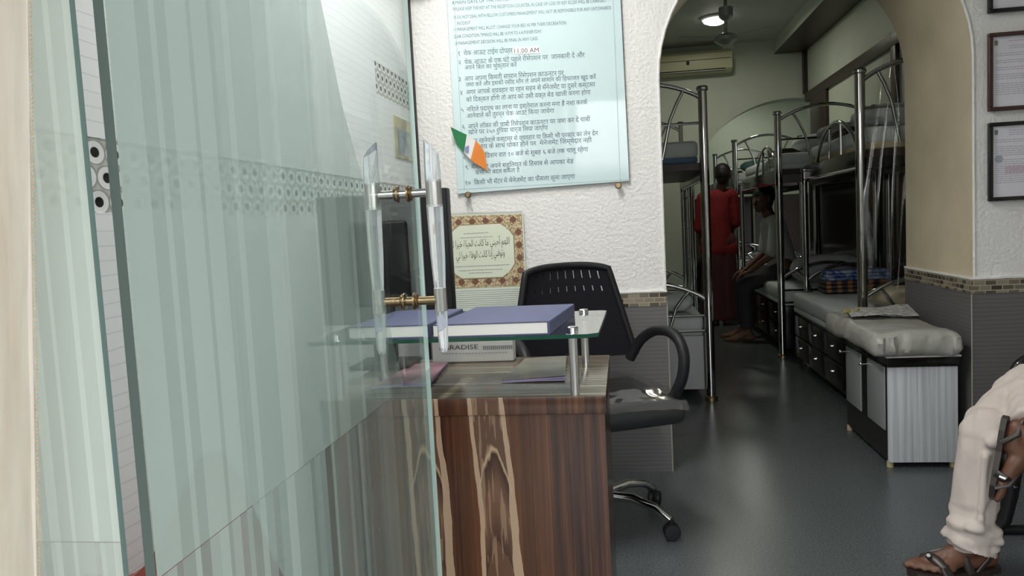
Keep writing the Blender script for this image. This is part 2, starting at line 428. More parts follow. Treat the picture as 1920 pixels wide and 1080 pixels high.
def text_verts(body, x0, x1, z, size, align='LEFT', weight=0.0):
    """font outline as a flat mesh, fitted between x0 and x1 on the baseline z: list of (verts, faces)"""
    cu = bpy.data.curves.new('t', 'FONT'); cu.body = body; cu.size = 1.0; cu.resolution_u = 2; cu.offset = weight
    ob = bpy.data.objects.new('t', cu); COL.objects.link(ob)
    bpy.context.view_layer.update()
    dg = bpy.context.evaluated_depsgraph_get()
    me = bpy.data.meshes.new_from_object(ob.evaluated_get(dg))
    vs = [Vector(v.co) for v in me.vertices]; fs = [list(p.vertices) for p in me.polygons]
    bpy.data.objects.remove(ob); bpy.data.curves.remove(cu); bpy.data.meshes.remove(me)
    if not vs: return [], []
    a = min(v.x for v in vs); b = max(v.x for v in vs)
    sx = (x1 - x0) / max(1e-6, b - a)
    return [Vector((x0 + (v.x - a) * sx, 0, z + v.y * size)) for v in vs], fs
def deva(s):
    """put the short i sign before the consonant cluster it belongs to"""
    out = []
    for ch in s:
        if ch == '\u093f':
            k = len(out) - 1
            while k >= 2 and out[k - 1] == '\u094d': k -= 2
            out.insert(max(k, 0), ch)
        else: out.append(ch)
    return ''.join(out)
def lettering(name, lines, y, mat, parent, depth=0.0006):
    """lines: (text, x0, z0, x1, z1, size): baseline may slope"""
    bm = bmesh.new()
    for body, x0, z0, x1, z1, size in lines:
        vs, fs = text_verts(body, x0, x1, 0.0, size)
        bv = [bm.verts.new((v.x, y, v.z + z0 + (z1 - z0) * (v.x - x0) / (x1 - x0))) for v in vs]
        for f in fs:
            try: bm.faces.new([bv[i] for i in f])
            except ValueError: pass
    mb = MB(); mb.bm.free(); mb.bm = bm
    return mb.build(name, mat, parent, smooth=False)

def _rings(bm, o, axis, prof, seg=18):
    a = axis.orthogonal().normalized(); b = axis.cross(a); rings = []
    for r, h in prof:
        rings.append([bm.verts.new(o + axis * h + (a * math.cos(2 * PI * k / seg) + b * math.sin(2 * PI * k / seg)) * r) for k in range(seg)])
    for i in range(len(rings) - 1):
        for k in range(seg): bm.faces.new((rings[i][k], rings[i][(k + 1) % seg], rings[i + 1][(k + 1) % seg], rings[i + 1][k]))
    bm.faces.new(rings[0][::-1]); bm.faces.new(rings[-1])
def remesh_caps(caps, voxel, name, mat, parent=None, smooth_it=4, fold=None, loc=None):
    """caps: (p0, p1, r0, r1, round) tapered limbs fused to one continuous surface"""
    bm = bmesh.new()
    for c in caps:
        p0, p1, r0, r1 = Vector(c[0]), Vector(c[1]), c[2], c[3]
        rnd = c[4] if len(c) > 4 else True
        d = p1 - p0
        if d.length > 1e-5: _rings(bm, p0, d.normalized(), [(r0, 0.0), (r1, d.length)])
        if rnd:
            for p_, r_ in ((p0, r0), (p1, r1)):
                _rings(bm, p_, Vector((0, 0, 1)), [(max(r_ * math.sin(PI * k / 12), r_ * 0.02), -r_ * math.cos(PI * k / 12)) for k in range(13)])
    me = bpy.data.meshes.new('t'); bm.to_mesh(me); bm.free()
    ob = bpy.data.objects.new('t', me); COL.objects.link(ob)
    r = ob.modifiers.new('r', 'REMESH'); r.mode = 'VOXEL'; r.voxel_size = voxel
    sm = ob.modifiers.new('s', 'SMOOTH'); sm.iterations = smooth_it; sm.factor = 0.5
    bpy.context.view_layer.update()
    dg = bpy.context.evaluated_depsgraph_get()
    me2 = bpy.data.meshes.new_from_object(ob.evaluated_get(dg))
    bpy.data.objects.remove(ob); bpy.data.meshes.remove(me)
    me2.name = name
    if fold:
        nrm = [v.normal.copy() for v in me2.vertices]
        for v, n in zip(me2.vertices, nrm): v.co += n * fold(v.co)
    me2.materials.clear(); me2.materials.append(mat)
    for p in me2.polygons: p.use_smooth = True
    if loc is not None:
        for v in me2.vertices: v.co -= Vector(loc)
    o = bpy.data.objects.new(name, me2); COL.objects.link(o)
    if loc is not None: o.location = loc
    if parent is not None:
        o.parent = parent; o.location = -abs_loc(parent) + (Vector(loc) if loc is not None else Vector((0, 0, 0)))
    return o

# ================================================================== SETTING
def arch_pts(cx, r, spring, n=28):
    return [(cx - r * math.cos(PI * k / n), spring + r * math.sin(PI * k / n)) for k in range(n + 1)]

mb = MB(); mb.box(-1.0, 3.1, -1.6, 12.3, -0.1, 0.0); struct(mb.build('floor', M_FLOOR))
# front wall with the arched passage through it
mb = MB()
fa = arch_pts(0.825, 0.637, 1.75); ba = arch_pts(0.825, 0.645, 1.81)
out = [(-0.93, 0.0)]
front = [(-0.93, 0), (0.188, 0)] + fa + [(1.462, 0), (2.2, 0), (2.2, 2.9), (-0.93, 2.9)]
back = [(-0.93, 0), (0.18, 0)] + ba + [(1.47, 0), (2.2, 0), (2.2, 2.9), (-0.93, 2.9)]
A = [mb.bm.verts.new((x, 3.5, z)) for x, z in front]; B = [mb.bm.verts.new((x, 4.3, z)) for x, z in back]
mb.bm.faces.new(A); mb.bm.faces.new(B[::-1])
n = len(A)
for i in range(n):
    f = mb.bm.faces.new((A[i], B[i], B[(i + 1) % n], A[(i + 1) % n]))
    if 1 <= i <= len(fa) + 1: f.material_index = 1
bmesh.ops.recalc_face_normals(mb.bm, faces=mb.bm.faces[:])
struct(mb.build('wall_front', [M_WALL, M_JAMB]))
# raised plaster bead round the arch
pts = [(0.183, 3.5, 0.83)] + [(x, 3.5, z) for x, z in arch_pts(0.825, 0.640, 1.75)] + [(1.467, 3.5, 0.83)]
struct(MB().tube(pts, 0.006, 8).build('trim_1', M_WALL))

mb = MB(); mb.box(-1.05, -0.93, 0.35, 3.5, 0, 1.21).box(-1.05, -0.93, 0.35, 3.5, 1.345, 1.69).box(-1.05, -0.93, 0.35, 2.985, 1.69, 1.817).box(-1.05, -0.93, 0.35, 3.5, 1.817, 2.9)
mb.mi = 1; mb.box(-1.05, -0.931, 0.35, 3.5, 1.21, 1.345).box(-1.05, -0.931, 2.985, 3.5, 1.69, 1.817)
struct(mb.build('wall_left', [M_TILE, M_RING], smooth=False))
struct(MB().box(2.2, 2.3, 0.35, 4.3, 0, 2.9).build('wall_right', M_WALL))
struct(MB().box(-1.05, 2.3, 0.35, 4.3, 2.75, 2.9).build('ceiling', M_CEIL))
struct(MB().box(-1.05, 0.78, 0.35, 0.50, 2.142, 2.9).build('wall_lintel', M_WALL))
struct(MB().box(0.78, 2.3, 0.35, 0.50, 0, 2.9).build('wall_sky_block', M_WALL))  # unseen pier, added to hold sky light off the right wall
struct(MB().box(-0.932, -0.905, 3.47, 3.5, 0.0, 2.75).build('trim_2', M_BLACK))
# dado tile, mosaic band and ledge
struct(MB().box(-0.92, 0.1885, 3.492, 3.5, 0, 0.757).build('trim_3', M_DADO))
struct(MB().box(-0.92, 0.1885, 3.490, 3.5, 0.757, 0.818).build('trim_4', M_MOS))
struct(MB().box(-0.92, 0.190, 3.487, 3.5, 0.818, 0.827, 0.002).build('trim_5', M_WALL))
def Lstrip(z0, z1, t, name, m):
    mb = MB(); mb.prism([(2.2, 3.5), (2.2, 3.5 - t), (1.462 - t, 3.5 - t), (1.470 - t, 4.3), (1.472, 4.3), (1.464, 3.5)], 'Z', z0, z1)
    return struct(mb.build(name, m))
Lstrip(0, 0.762, 0.008, 'trim_6', M_DADO); Lstrip(0.762, 0.822, 0.010, 'trim_7', M_MOS); Lstrip(0.822, 0.830, 0.012, 'trim_8', M_WALL)

struct(MB().tube([(1.4545, 3.4925, 0.0), (1.4525, 3.491, 0.76)], 0.003, 8).build('trim_14', P('tile_bead', (0.33, 0.31, 0.26), 0.5)))
struct(MB().tube([(0.1885, 3.4925, 0.0), (0.1885, 3.491, 0.76)], 0.003, 8).build('trim_15', P('tile_bead', (0.33, 0.31, 0.26), 0.5)))
# dormitory shell
struct(MB().box(-0.5, -0.4, 4.3, 12.2, 0, 3.0).build('wall_dormitory_left', M_DORM))
struct(MB().box(1.97, 2.07, 4.3, 8.6, 0, 3.0).build('wall_dormitory_right', M_DORM))
struct(MB().box(-0.5, 3.1, 4.3, 12.3, 2.94, 3.05).build('ceiling_dormitory', M_DCEIL))
ap = [p for p in arch_pts(1.8, 1.07, 1.26, 40) if p[0] < 1.965]
zt = 1.26 + math.sqrt(1.07 ** 2 - 0.17 ** 2)
struct(MB().prism([(-0.4, 0), (0.73, 0)] + ap + [(1.97, zt), (1.97, 2.94), (-0.4, 2.94)], 'Y', 8.6, 8.86).build('wall_dormitory_back', M_DORM))
struct(MB().prism([(1.97, zt)] + [p for p in arch_pts(1.8, 1.07, 1.26, 40) if p[0] > 1.975] + [(2.87, 0), (3.1, 0), (3.1, 2.94), (1.97, 2.94)], 'Y', 8.601, 8.859).build('wall_dormitory_middle', M_DORM))
struct(MB().box(-0.5, 3.1, 12.2, 12.3, 0, 3.0).build('wall_dormitory_far', M_DORM))
struct(MB().box(-0.4, 3.0, 12.18, 12.2, 0, 1.40).build('shade_dado', M_DKWOOD))  # added dark dado; its colour stands in for dimness low on the wall
struct(MB().box(3.0, 3.1, 8.86, 12.2, 0, 3.0).build('wall_dormitory_end', M_DORM))
mb = MB(); mb.box(1.66, 1.97, 4.3, 8.6, 2.80, 2.94); mb.mi = 1; mb.box(1.655, 1.97, 4.3, 8.6, 2.795, 2.80)
struct(mb.build('trim_9', [M_DORM, M_DKWOOD]))
# dark timber framing on the right dormitory wall
mb = MB(); mb.box(1.94, 1.97, 4.4, 8.55, 2.27, 2.36, 0.004).box(1.94, 1.97, 7.72, 8.33, 1.5, 2.27, 0.004).box(1.94, 1.97, 5.85, 5.95, 1.5, 2.27, 0.004)
struct(mb.build('trim_10', M_DKWOOD))
struct(MB().box(1.93, 1.97, 8.52, 8.59, 2.36, 2.80).build('trim_11', M_DKWOOD))
struct(MB().box(1.955, 1.97, 4.4, 8.5, 0.40, 1.46).build('trim_12', M_BLACKGLOSS))
# lit doorway glimpsed at the far end
mb = MB(); mb.box(1.31, 1.40, 12.185, 12.2, 1.44, 1.58)
struct(mb.build('window_1', P('lit_window_glass', (0.9, 0.85, 0.7), 0.5, emit=(1.0, 0.86, 0.6), es=2.2)))

# ceiling tube fitting of the reception (above the frame)
t = thing('tube_light', 'white fluorescent tube fitting on the ceiling above the reception desk', 'lamp', (-0.45, 2.32, 2.75))
MB().box(-0.49, -0.41, 1.74, 2.90, 2.725, 2.75, 0.005).build('batten', P('white_enamel', (0.8, 0.8, 0.8), 0.4), t)
MB().tube([(-0.45, 1.78, 2.712), (-0.45, 2.86, 2.712)], 0.012).build('tube', P('lit_tube', (1, 1, 1), 0.3, emit=(0.95, 1, 0.97), es=6.0), t)

# ================================================================== ENTRANCE: post, fixed panel, glass door
t = thing('door_post', 'pale wooden door post wrapped in clear plastic at the left edge', 'door post', (-0.45, 0.40, 0))
sh = Matrix.Translation((0, 0, 0)); 
def lean(mb):
    for v in mb.bm.verts: v.co.x += -(v.co.z - 1.12) * -0.0 + (1.123 - v.co.z) * -0.094
    return mb
mb = MB(); mb.box(-0.60, -0.418, 0.30, 0.50, 0, 2.14, 0.004)
lean(mb).build('timber', M_PALEWOOD, t)
mb = MB()
def film(u, v):
    y = 0.285 + 0.205 * u; z = 0.5 + 1.1 * v
    return (-0.4145 + 0.0035 * noise.noise((y * 22, z * 7, 1.0)) + 0.002 * noise.noise((y * 60, z * 12, 4.0)), y, z)
mb.grid(film, 40, 90); lean(mb).build('plastic_wrap', M_FILM, t)
mb = MB()
for k in range(230): mb.box(-0.4178, -0.4168, 0.4985, 0.4997, 0.70 + k * 0.0031, 0.7016 + k * 0.0031)
o = lean(mb).build('stitched_seam', P('tan_thread', (0.50, 0.34, 0.20), 0.6), t); o['kind'] = 'stuff'

def film_strips(name, parent, axis, plane, lo, hi, zt_fn, bottoms, rng, dens, wmin, wmax, z_low, mats=None):
    """etched stripes as thin flat strips; zt_fn gives the upper edge of the film"""
    mb = MB(); a = lo
    while a < hi - 0.001:
        w_ = rng.uniform(wmin, wmax); b = min(hi, a + w_)
        lev = dens((a + b) / 2)
        j = rng.random() < 0.5
        for seg in range(2):
            if seg == 0: z0, z1a, z1b = bottoms(a, rng), zt_fn(a), zt_fn(b); l2 = lev
            else: z0, z1a, z1b = z_low, bottoms(a, rng) - 0.0007, bottoms(a, rng) - 0.0007; l2 = lev + rng.choice((0, 1, 1, 2, 3))
            if max(z1a, z1b) <= z0: continue
            mb.mi = min(5, max(0, l2)) * 2 + (1 if j else 0)
            z1a = max(z1a, z0 + 0.001); z1b = max(z1b, z0 + 0.001)
            if axis == 'Y': mb.quad((plane, a, z0), (plane, b, z0), (plane, b, z1b), (plane, a, z1a))
            else: mb.quad((a, plane, z0), (b, plane, z0), (b, plane, z1b), (a, plane, z1a))
        a = b
    return mb.build(name, mats or FROST, parent, smooth=False)
def pane(x0, x1, y0, y1, z0, z1, name, parent, edge_mats):
    """edge_mats: per face (-x,+x,-y,+y,-z,+z) index into mats"""
    mb = MB(); mb.box(x0, x1, y0, y1, z0, z1)
    mb.bm.faces.ensure_lookup_table()
    for f in mb.bm.faces:
        n = f.normal
        k = (0 if n.x < -0.5 else 1 if n.x > 0.5 else 2 if n.y < -0.5 else 3 if n.y > 0.5 else 4 if n.z < -0.5 else 5)
        f.material_index = edge_mats[k]
    return mb.build(name, [M_GLASS, M_GEDGE, M_GEDGEL, M_SEDGE, P('grey_green_glass_edge', (0.052, 0.075, 0.07), 0.35)], parent, smooth=False)

t = thing('glass_panel', 'fixed frosted glass panel between the wooden post and the open glass door', 'glass panel', (-0.6, 0.556, 0))
pane(-0.80, -0.407, 0.550, 0.5565, 0.01, 2.14, 'pane', t, (1, 1, 0, 0, 1, 1))
rg = random.Random(3)
film_strips('etched_film', t, 'X', 0.5575, -0.80, -0.409, lambda a: 2.13, lambda a, r: 0.91, rg, lambda a: 0, 0.003, 0.009, 0.05, FROSTP)

D = thing('glass_door', 'open frosted glass door with vertical stripes and a clear far corner', 'door', (-0.37, 0.96, 0))
pane(-0.3785, -0.370, 0.537, 1.412, 0.01, 2.13, 'pane', D, (0, 0, 4, 2, 1, 1))
CURVE = [(0.53, 2.13), (0.80, 2.0), (0.90, 1.66), (0.973, 1.449), (1.027, 1.323), (1.111, 1.194), (1.150, 1.068), (1.185, 0.978), (1.22, 0.91), (1.26, 0.85), (1.42, 0.8)]
def ztop(a):
    for (a0, z0), (a1, z1) in zip(CURVE, CURVE[1:]):
        if a0 <= a <= a1: return z0 + (z1 - z0) * (a - a0) / (a1 - a0)
    return 0.8
rg = random.Random(11)
def dens(a): return int(max(0, min(5, round((a - 0.64) / 0.115))))
film_strips('etched_film', D, 'Y', -0.369, 0.5372, 1.410, ztop, lambda a, r: 0.889, rg, dens, 0.006, 0.022, 0.02)
# grips: two tapered acrylic rods with steel collars, joined through the glass
def grip(x, name, lean_y):
    y0 = 1.302
    def pt(z): return (x, y0 + (z - 1.12) * lean_y, z)
    mb = MB()
    prof = [(1.300, 0.0145), (1.232, 0.0170)]
    mb.tube([pt(1.290), pt(1.260), pt(1.230)], [0.0125, 0.0135, 0.0140], 24)
    # slanted top cut, high side facing the glass for one rod and the room for the other
    for v in mb.bm.verts:
        if v.co.z > 1.28: v.co.z += -1.1 * (v.co.x - x) if x > -0.37 else 1.1 * (v.co.x - x)
    mb.tube([pt(1.192), pt(1.10), pt(1.046)], [0.0142, 0.0125, 0.0100], 24)
    mb.tube([pt(1.010), pt(0.97), pt(0.945), pt(0.936)], [0.0105, 0.0092, 0.0078, 0.0050], 24)
    o = mb.build('rod', M_ACRYLIC, name)
    MB().tube([pt(1.234), pt(1.188)], 0.0137, 24).build('collar', M_STEEL, name)
    MB().tube([pt(1.048), pt(1.008)], 0.0110, 24).build('collar', M_STEEL, name)
def handle_root(label_):
    o = bpy.data.objects.new('handle', None); COL.objects.link(o); o.parent = D
    o.location = Vector((-0.37, 1.302, 1.12)) - abs_loc(D); return o
hr = handle_root('')
hr['label'] = 'clear acrylic door handle with steel collars'
grip(-0.315, hr, -0.03); grip(-0.425, hr, 0.02)
for z, m_ in ((1.213, M_CHROME), (1.027, M_BRASS)):
    MB().tube([(-0.418, 1.304, z), (-0.322, 1.304, z)], 0.0075, 16).build('crossbar', m_, hr)
    mb = MB()
    for s_ in (-1, 1):
        mb.lathe([(0.010, 0.0), (0.0145, 0.001), (0.0145, 0.004), (0.011, 0.006), (0.013, 0.008), (0.010, 0.010)], (-0.37 + s_ * 0.0065, 1.304, z), 'X') if s_ > 0 else mb.lathe([(0.010, 0.0), (0.0145, -0.001), (0.0145, -0.004), (0.011, -0.006), (0.013, -0.008), (0.010, -0.010)], (-0.37 + s_ * 0.0065, 1.304, z), 'X')
    mb.build('washer', M_BRASS, hr)

# ================================================================== RULES BOARD
t = thing('rules_board', 'large pale blue house rules board on the plaster wall above the desk', 'sign', (-0.345, 3.49, 1.31))
M_BOARD = P('pale_blue_acrylic', (0.60, 0.745, 0.755), 0.06, coat=0.5)
mb = MB(); mb.prism([(-0.732, 1.305), (0.042, 1.318), (0.030, 2.55), (-0.732, 2.55)], 'Y', 3.484, 3.492)
mb.build('panel', M_BOARD, t, smooth=False)
mb = MB()
for x_ in (-0.700, 0.003): mb.box(x_ - 0.0015, x_ + 0.0015, 3.4834, 3.484, 1.32, 2.54)
mb.box(-0.731, 0.041, 3.4834, 3.484, 1.322, 1.325)
mb.build('edge_line', P('pale_edge_line', (0.42, 0.55, 0.55), 0.2), t)
EN = [("8.MAIN GATE OF THE HOTEL WILL REMAIN CLOSED", -0.709, 2.145, -0.25, 2.134, 0.021),
 ("9.PLEASE KEEP THE KEY AT THE RECEPTION COUNTER, IN CASE OF LOSS OF KEY RS.250 WILL BE CHARGED", -0.708, 2.117, -0.03, 2.095, 0.021),
 ("10.DO NOT DEAL WITH FELLOW CUSTOMERS.MANAGEMENT WILL NOT BE RESPONSIBLE FOR ANY UNTOWARDS", -0.705, 2.081, -0.008, 2.062, 0.021),
 ("INCIDENT.", -0.692, 2.054, -0.629, 2.052, 0.021),
 ("11.MANAGEMENT WILL ALLOT / CHANGE YOUR BED AS PER THEIR DISCREATION.", -0.708, 2.028, -0.203, 2.015, 0.021),
 ("12.AIR CONDITION TIMINGS WILL BE 10 P.M TO 6.A.M.EVERYDAY.", -0.710, 1.997, -0.313, 1.988, 0.021),
 ("13.MANAGEMENT DECISION WILL BE FINAL IN ANY CASE.", -0.707, 1.967, -0.331, 1.958, 0.021)]
HI = [("१  चेक आऊट टाईम दोपहर", -0.695, 1.919, -0.448, 1.913, .030), ("२  चेक आऊट के एक घंटे पहले रीसेपशन पर  जानकारी दे और", -0.695, 1.879, -0.13, 1.868, .030),
 ("अपने बिल का भुक्तान करें", -0.669, 1.855, -0.432, 1.850, .028), ("३  आप अपना किमती सामान रिसेपशन काऊन्टर पर", -0.699, 1.806, -0.225, 1.798, .030),
 ("जमा करें और इसकी रसीद मॉंग ले अपने सामान की हिफाजत खुद करें", -0.668, 1.780, -0.085, 1.771, .027), ("४  अगर आपके व्यवहार या रहन सहन से मॅनेजमेंट या दुसरे कस्टमर", -0.695, 1.746, -0.089, 1.738, .030),
 ("को दिक्कत होंगी तो आप को उसी वक्त बेड खाली करना होगा", -0.670, 1.713, -0.111, 1.706, .029), ("५  नशिले पदार्थ का लाना या इस्तेमाल करना मना है नशा करके", -0.695, 1.670, -0.127, 1.664, .029),
 ("आनेवाले को तुरन्त चेक आउट किया जायेगा", -0.671, 1.641, -0.275, 1.637, .029), ("६  अपने लॉकर की चाबी रिसेपशन काऊन्टर पर जमा कर दे चाबी", -0.694, 1.594, -0.118, 1.589, .030),
 ("खोने पर २५० रुपिया चार्ज लिया जाएगा", -0.668, 1.568, -0.307, 1.565, .029), ("७  साथ रहनेवाले कस्टमर से व्यवहार या किसी भी प्रकार का लेन देन", -0.693, 1.529, -0.086, 1.526, .029),
 ("करे आप के साथ धोका होने पर  मेनेजमेंट जिम्मेदार नही", -0.670, 1.501, -0.115, 1.498, .029), ("८  एअर कंडिशन रात १० बजे से सुबह ६ बजे तक चालू रहेगा", -0.697, 1.460, -0.133, 1.458, .029),
 ("९  मॅनेजमेंट अपने सहुलियत के हिसाब से आपका बेड", -0.690, 1.412, -0.200, 1.410, .029), ("कभी भी बदल सकता है", -0.646, 1.386, -0.443, 1.386, .028),
 ("१०  किसी भी मॅटर मे मेनेजमेंट का फैसला सुना जाएगा", -0.694, 1.341, -0.196, 1.342, .030)]
lettering('lettering', EN + [(deva(a), *r) for a, *r in HI], 3.4832, P('slate_lettering', (0.10, 0.15, 0.19), 0.4), t)
st = MB().prism([(-0.445, 1.905), (-0.325, 1.900), (-0.325, 1.931), (-0.445, 1.935)], 'Y', 3.4822, 3.4834).build('time_sticker', M_PAPER, t, smooth=False)
lettering('lettering', [("11.00 AM", -0.440, 1.909, -0.331, 1.905, 0.029)], 3.4818, M_INK, st)
for x_, z_ in ((-0.683, 1.297), (-0.006, 1.300)):
    MB().lathe([(0.006, 3.492), (0.006, 3.478), (0.0145, 3.477), (0.0145, 3.470), (0.010, 3.466)], (x_, 0, z_), 'Y').build('stud', M_BRASS, t)

# paper flag
def bez(pts, u):
    k = u * (len(pts) - 1); i = min(int(k), len(pts) - 2); f = k - i
    return Vector(pts[i]).lerp(Vector(pts[i + 1]), f)
top = [(-0.745, 1.605), (-0.705, 1.583), (-0.672, 1.565), (-0.640, 1.543), (-0.613, 1.515), (-0.594, 1.478)]
bot = [(-0.735, 1.565), (-0.722, 1.523), (-0.690, 1.487), (-0.668, 1.462), (-0.640, 1.435), (-0.588, 1.400)]
t = thing('paper_flag', 'small orange, white and green paper flag stuck over the board', 'flag', (-0.66, 3.47, 1.40))
for nm, a0, a1, m_ in (('green_stripe', 0.0, 0.40, P('flag_green', (0.02, 0.20, 0.07), 0.6)), ('white_stripe', 0.40, 0.66, P('flag_white', (0.75, 0.75, 0.75), 0.6)), ('orange_stripe', 0.66, 1.0, P('flag_orange', (0.80, 0.25, 0.04), 0.6))):
    mb = MB()
    def fl(u, v, a0=a0, a1=a1):
        s_ = a0 + (a1 - a0) * u; a_ = bez(top, s_); b_ = bez(bot, s_); p = a_.lerp(b_, v)
        return (p.x, 3.462 + 0.008 * math.sin(s_ * 7) + 0.006 * v, p.y)
    mb.grid(fl, 10, 6); mb.build(nm, m_, t, solid=0.0006)
mb = MB(); mb.lathe([(0.0165, 3.4615), (0.0165, 3.4605)], (-0.668, 0, 1.499), 'Y', 24)
mb.build('wheel_emblem', P('flag_navy', (0.22, 0.24, 0.42), 0.6), t)

# ================================================================== CALENDAR
t = thing('calendar', 'wall calendar with ornate brown border and calligraphy behind the monitor', 'calendar', (-0.64, 3.495, 0.77))
mb = MB(); mb.prism([(-0.845, 0.765), (-0.437, 0.765), (-0.437, 1.208), (-0.845, 1.218)], 'Y', 3.4835, 3.4865)
mb.build('sheet', P('calendar_paper', (0.66, 0.72, 0.62), 0.6), t, smooth=False)
m, N, L, b = new('damask_border'); v, x, y, z = xyz(N, L)
f = noise_n(N, L, v, 130, 3); 
L.new(ramp(N, L, f, [(0.42, (0.62, 0.54, 0.36)), (0.50, (0.48, 0.36, 0.20)), (0.58, (0.30, 0.20, 0.11))]), b.inputs['Base Color'])
b.inputs['Roughness'].default_value = 0.6
MB().prism([(-0.840, 0.872), (-0.443, 0.872), (-0.443, 1.197), (-0.840, 1.207)], 'Y', 3.4825, 3.4835).build('border', m, t, smooth=False)
M_MEDAL = P('medallion_brown', (0.18, 0.085, 0.05), 0.6)
def diamond(cx, cz, r):
    pts = []
    for k in range(24):
        a_ = 2 * PI * k / 24; rr = r * (1.0 if k % 6 == 0 else 0.74 if k % 3 == 0 else 0.66)
        pts.append((cx + rr * math.sin(a_), cz + rr * math.cos(a_)))
    MB().prism(pts, 'Y', 3.4815, 3.4825).build('medallion', M_MEDAL, t, smooth=False)
for k in range(6): diamond(-0.800 + k * 0.063, 1.175, 0.020); diamond(-0.800 + k * 0.063, 0.900, 0.020)
for k in range(4): diamond(-0.462, 1.118 - k * 0.058, 0.020); diamond(-0.818, 1.118 - k * 0.058, 0.020)
def panel_poly(x0, x1, z0, z1, c):
    return [(x0 + c, z0), (x1 - c, z0), (x1 - c * .5, z0 + c * .35), (x1 - c * .35, z0 + c * .5), (x1, z0 + c), (x1, z1 - c), (x1 - c * .35, z1 - c * .5), (x1 - c * .5, z1 - c * .35), (x1 - c, z1), (x0 + c, z1), (x0 + c * .5, z1 - c * .35), (x0 + c * .35, z1 - c * .5), (x0, z1 - c), (x0, z0 + c), (x0 + c * .35, z0 + c * .5), (x0 + c * .5, z0 + c * .35)]
MB().prism(panel_poly(-0.795, -0.483, 0.913, 1.163, 0.060), 'Y', 3.4808, 3.4830).build('panel_outline', P('olive_outline', (0.30, 0.24, 0.12), 0.6), t, smooth=False)
MB().prism(panel_poly(-0.791, -0.487, 0.917, 1.159, 0.058), 'Y', 3.4800, 3.4825).build('panel', P('cream_panel', (0.70, 0.745, 0.60), 0.6), t, smooth=False)
AR1 = '\uFEF2\uFEDF \uFE8D\uFEAE\uFEF4\uFEA7 \uFE93\uFE8E\uFEF4\uFEA4\uFEDF\uFE8D \uFE96\uFEE7\uFE8E\uFEDB \uFE8E\uFEE3 \uFEF2\uFEE8\uFEF4\uFEA3\uFE83 \uFEE2\uFEEC\uFEE0\uFEDF\uFE8D'
AR2 = '\uFEF2\uFEDF \uFE8D\uFEAE\uFEF4\uFEA7 \uFE93\uFE8E\uFED3\uFEEE\uFEDF\uFE8D \uFE96\uFEE7\uFE8E\uFEDB \uFE8D\uFEAB\uFE87 \uFEF2\uFEE8\uFED3\uFEEE\uFE97\uFEED'
lettering('calligraphy', [(AR1, -0.783, 1.060, -0.505, 1.066, 0.044), (AR2, -0.755, 1.008, -0.530, 1.014, 0.044)], 3.4794, P('brown_ink', (0.07, 0.055, 0.045), 0.6), t)
mb = MB()
for z_, x0_, x1_ in ((1.122, -0.715, -0.600), (1.103, -0.730, -0.580), (0.972, -0.785, -0.510), (0.953, -0.745, -0.545), (0.940, -0.700, -0.590)):
    x_ = x0_
    if z_ == 0.972: mb.build('caption', M_INKG, t); mb = MB()
    while x_ < x1_:
        w_ = random.uniform(0.004, 0.014); mb.box(x_, min(x1_, x_ + w_), 3.4792, 3.4800, z_ - 0.0016, z_ + 0.0016); x_ += w_ + 0.0025
mb.build('caption', M_INKG, t)
mb = MB()
for k in range(9):
    mb.box(-0.835, -0.445, 3.4827, 3.4835, 0.782 + k * 0.0095, 0.7832 + k * 0.0095)
mb.build('ruled_lines', M_INKG, t)
for cx, cz in ((-0.506, 1.145), (-0.506, 0.930)):
    mb = MB()
    for a0, a1, b0, b1 in ((-.011, -.008, -.011, .011), (.008, .011, -.011, .011), (-.011, .011, -.011, -.008), (-.004, .011, .008, .011), (-.004, -.001, -.004, .011)):
        mb.box(cx + a0, cx + a1, 3.4786, 3.4794, cz + b0, cz + b1)
    mb.build('corner_mark', P('gold_mark', (0.75, 0.70, 0.42), 0.5), t)
mb = MB()
for k in range(56): mb.box(-0.843 + k * 0.0072, -0.840 + k * 0.0072, 3.481, 3.4845, 1.214 - k * 0.00018, 1.222 - k * 0.00018)
o = mb.build('wire_binding', M_STEEL, t)
MB().tube([(-0.683, 3.470, 1.290), (-0.690, 3.476, 1.262), (-0.667, 3.480, 1.220)], 0.0012, 6).tube([(-0.683, 3.470, 1.290), (-0.672, 3.476, 1.255), (-0.667, 3.480, 1.220)], 0.0012, 6).build('hanging_string', M_INKG, t)

# poster on the left wall
t = thing('poster', 'small faded picture poster on the white tiled wall seen through the glass door', 'poster', (-0.928, 3.35, 1.45))
MB().box(-0.93, -0.926, 3.19, 3.46, 1.46, 1.635).build('sheet', P('poster_tan', (0.55, 0.50, 0.34), 0.5, noise_amt=0.3, noise_scale=14), t)
MB().box(-0.926, -0.9255, 3.23, 3.42, 1.475, 1.585).build('picture', P('poster_grey', (0.34, 0.38, 0.42), 0.5, noise_amt=0.45, noise_scale=22), t)

# tinsel garland at the very top
mb = MB(); rg = random.Random(5)
for k in range(240):
    c = Vector((rg.uniform(-0.90, -0.79), 3.465 + rg.uniform(-0.01, 0.01), 2.225 + rg.uniform(-0.012, 0.012)))
    d_ = Vector((rg.uniform(-1, 1), rg.uniform(-.8, .8), rg.uniform(-1, 1))).normalized() * 0.04
    mb.tube([c, c + d_], [0.0012, 0.0004], 4)
tag(mb.build('garland', P('tinsel_green', (0.10, 0.14, 0.07), 0.35)), 'short green tinsel garland hung on the wall left of the board', 'garland')

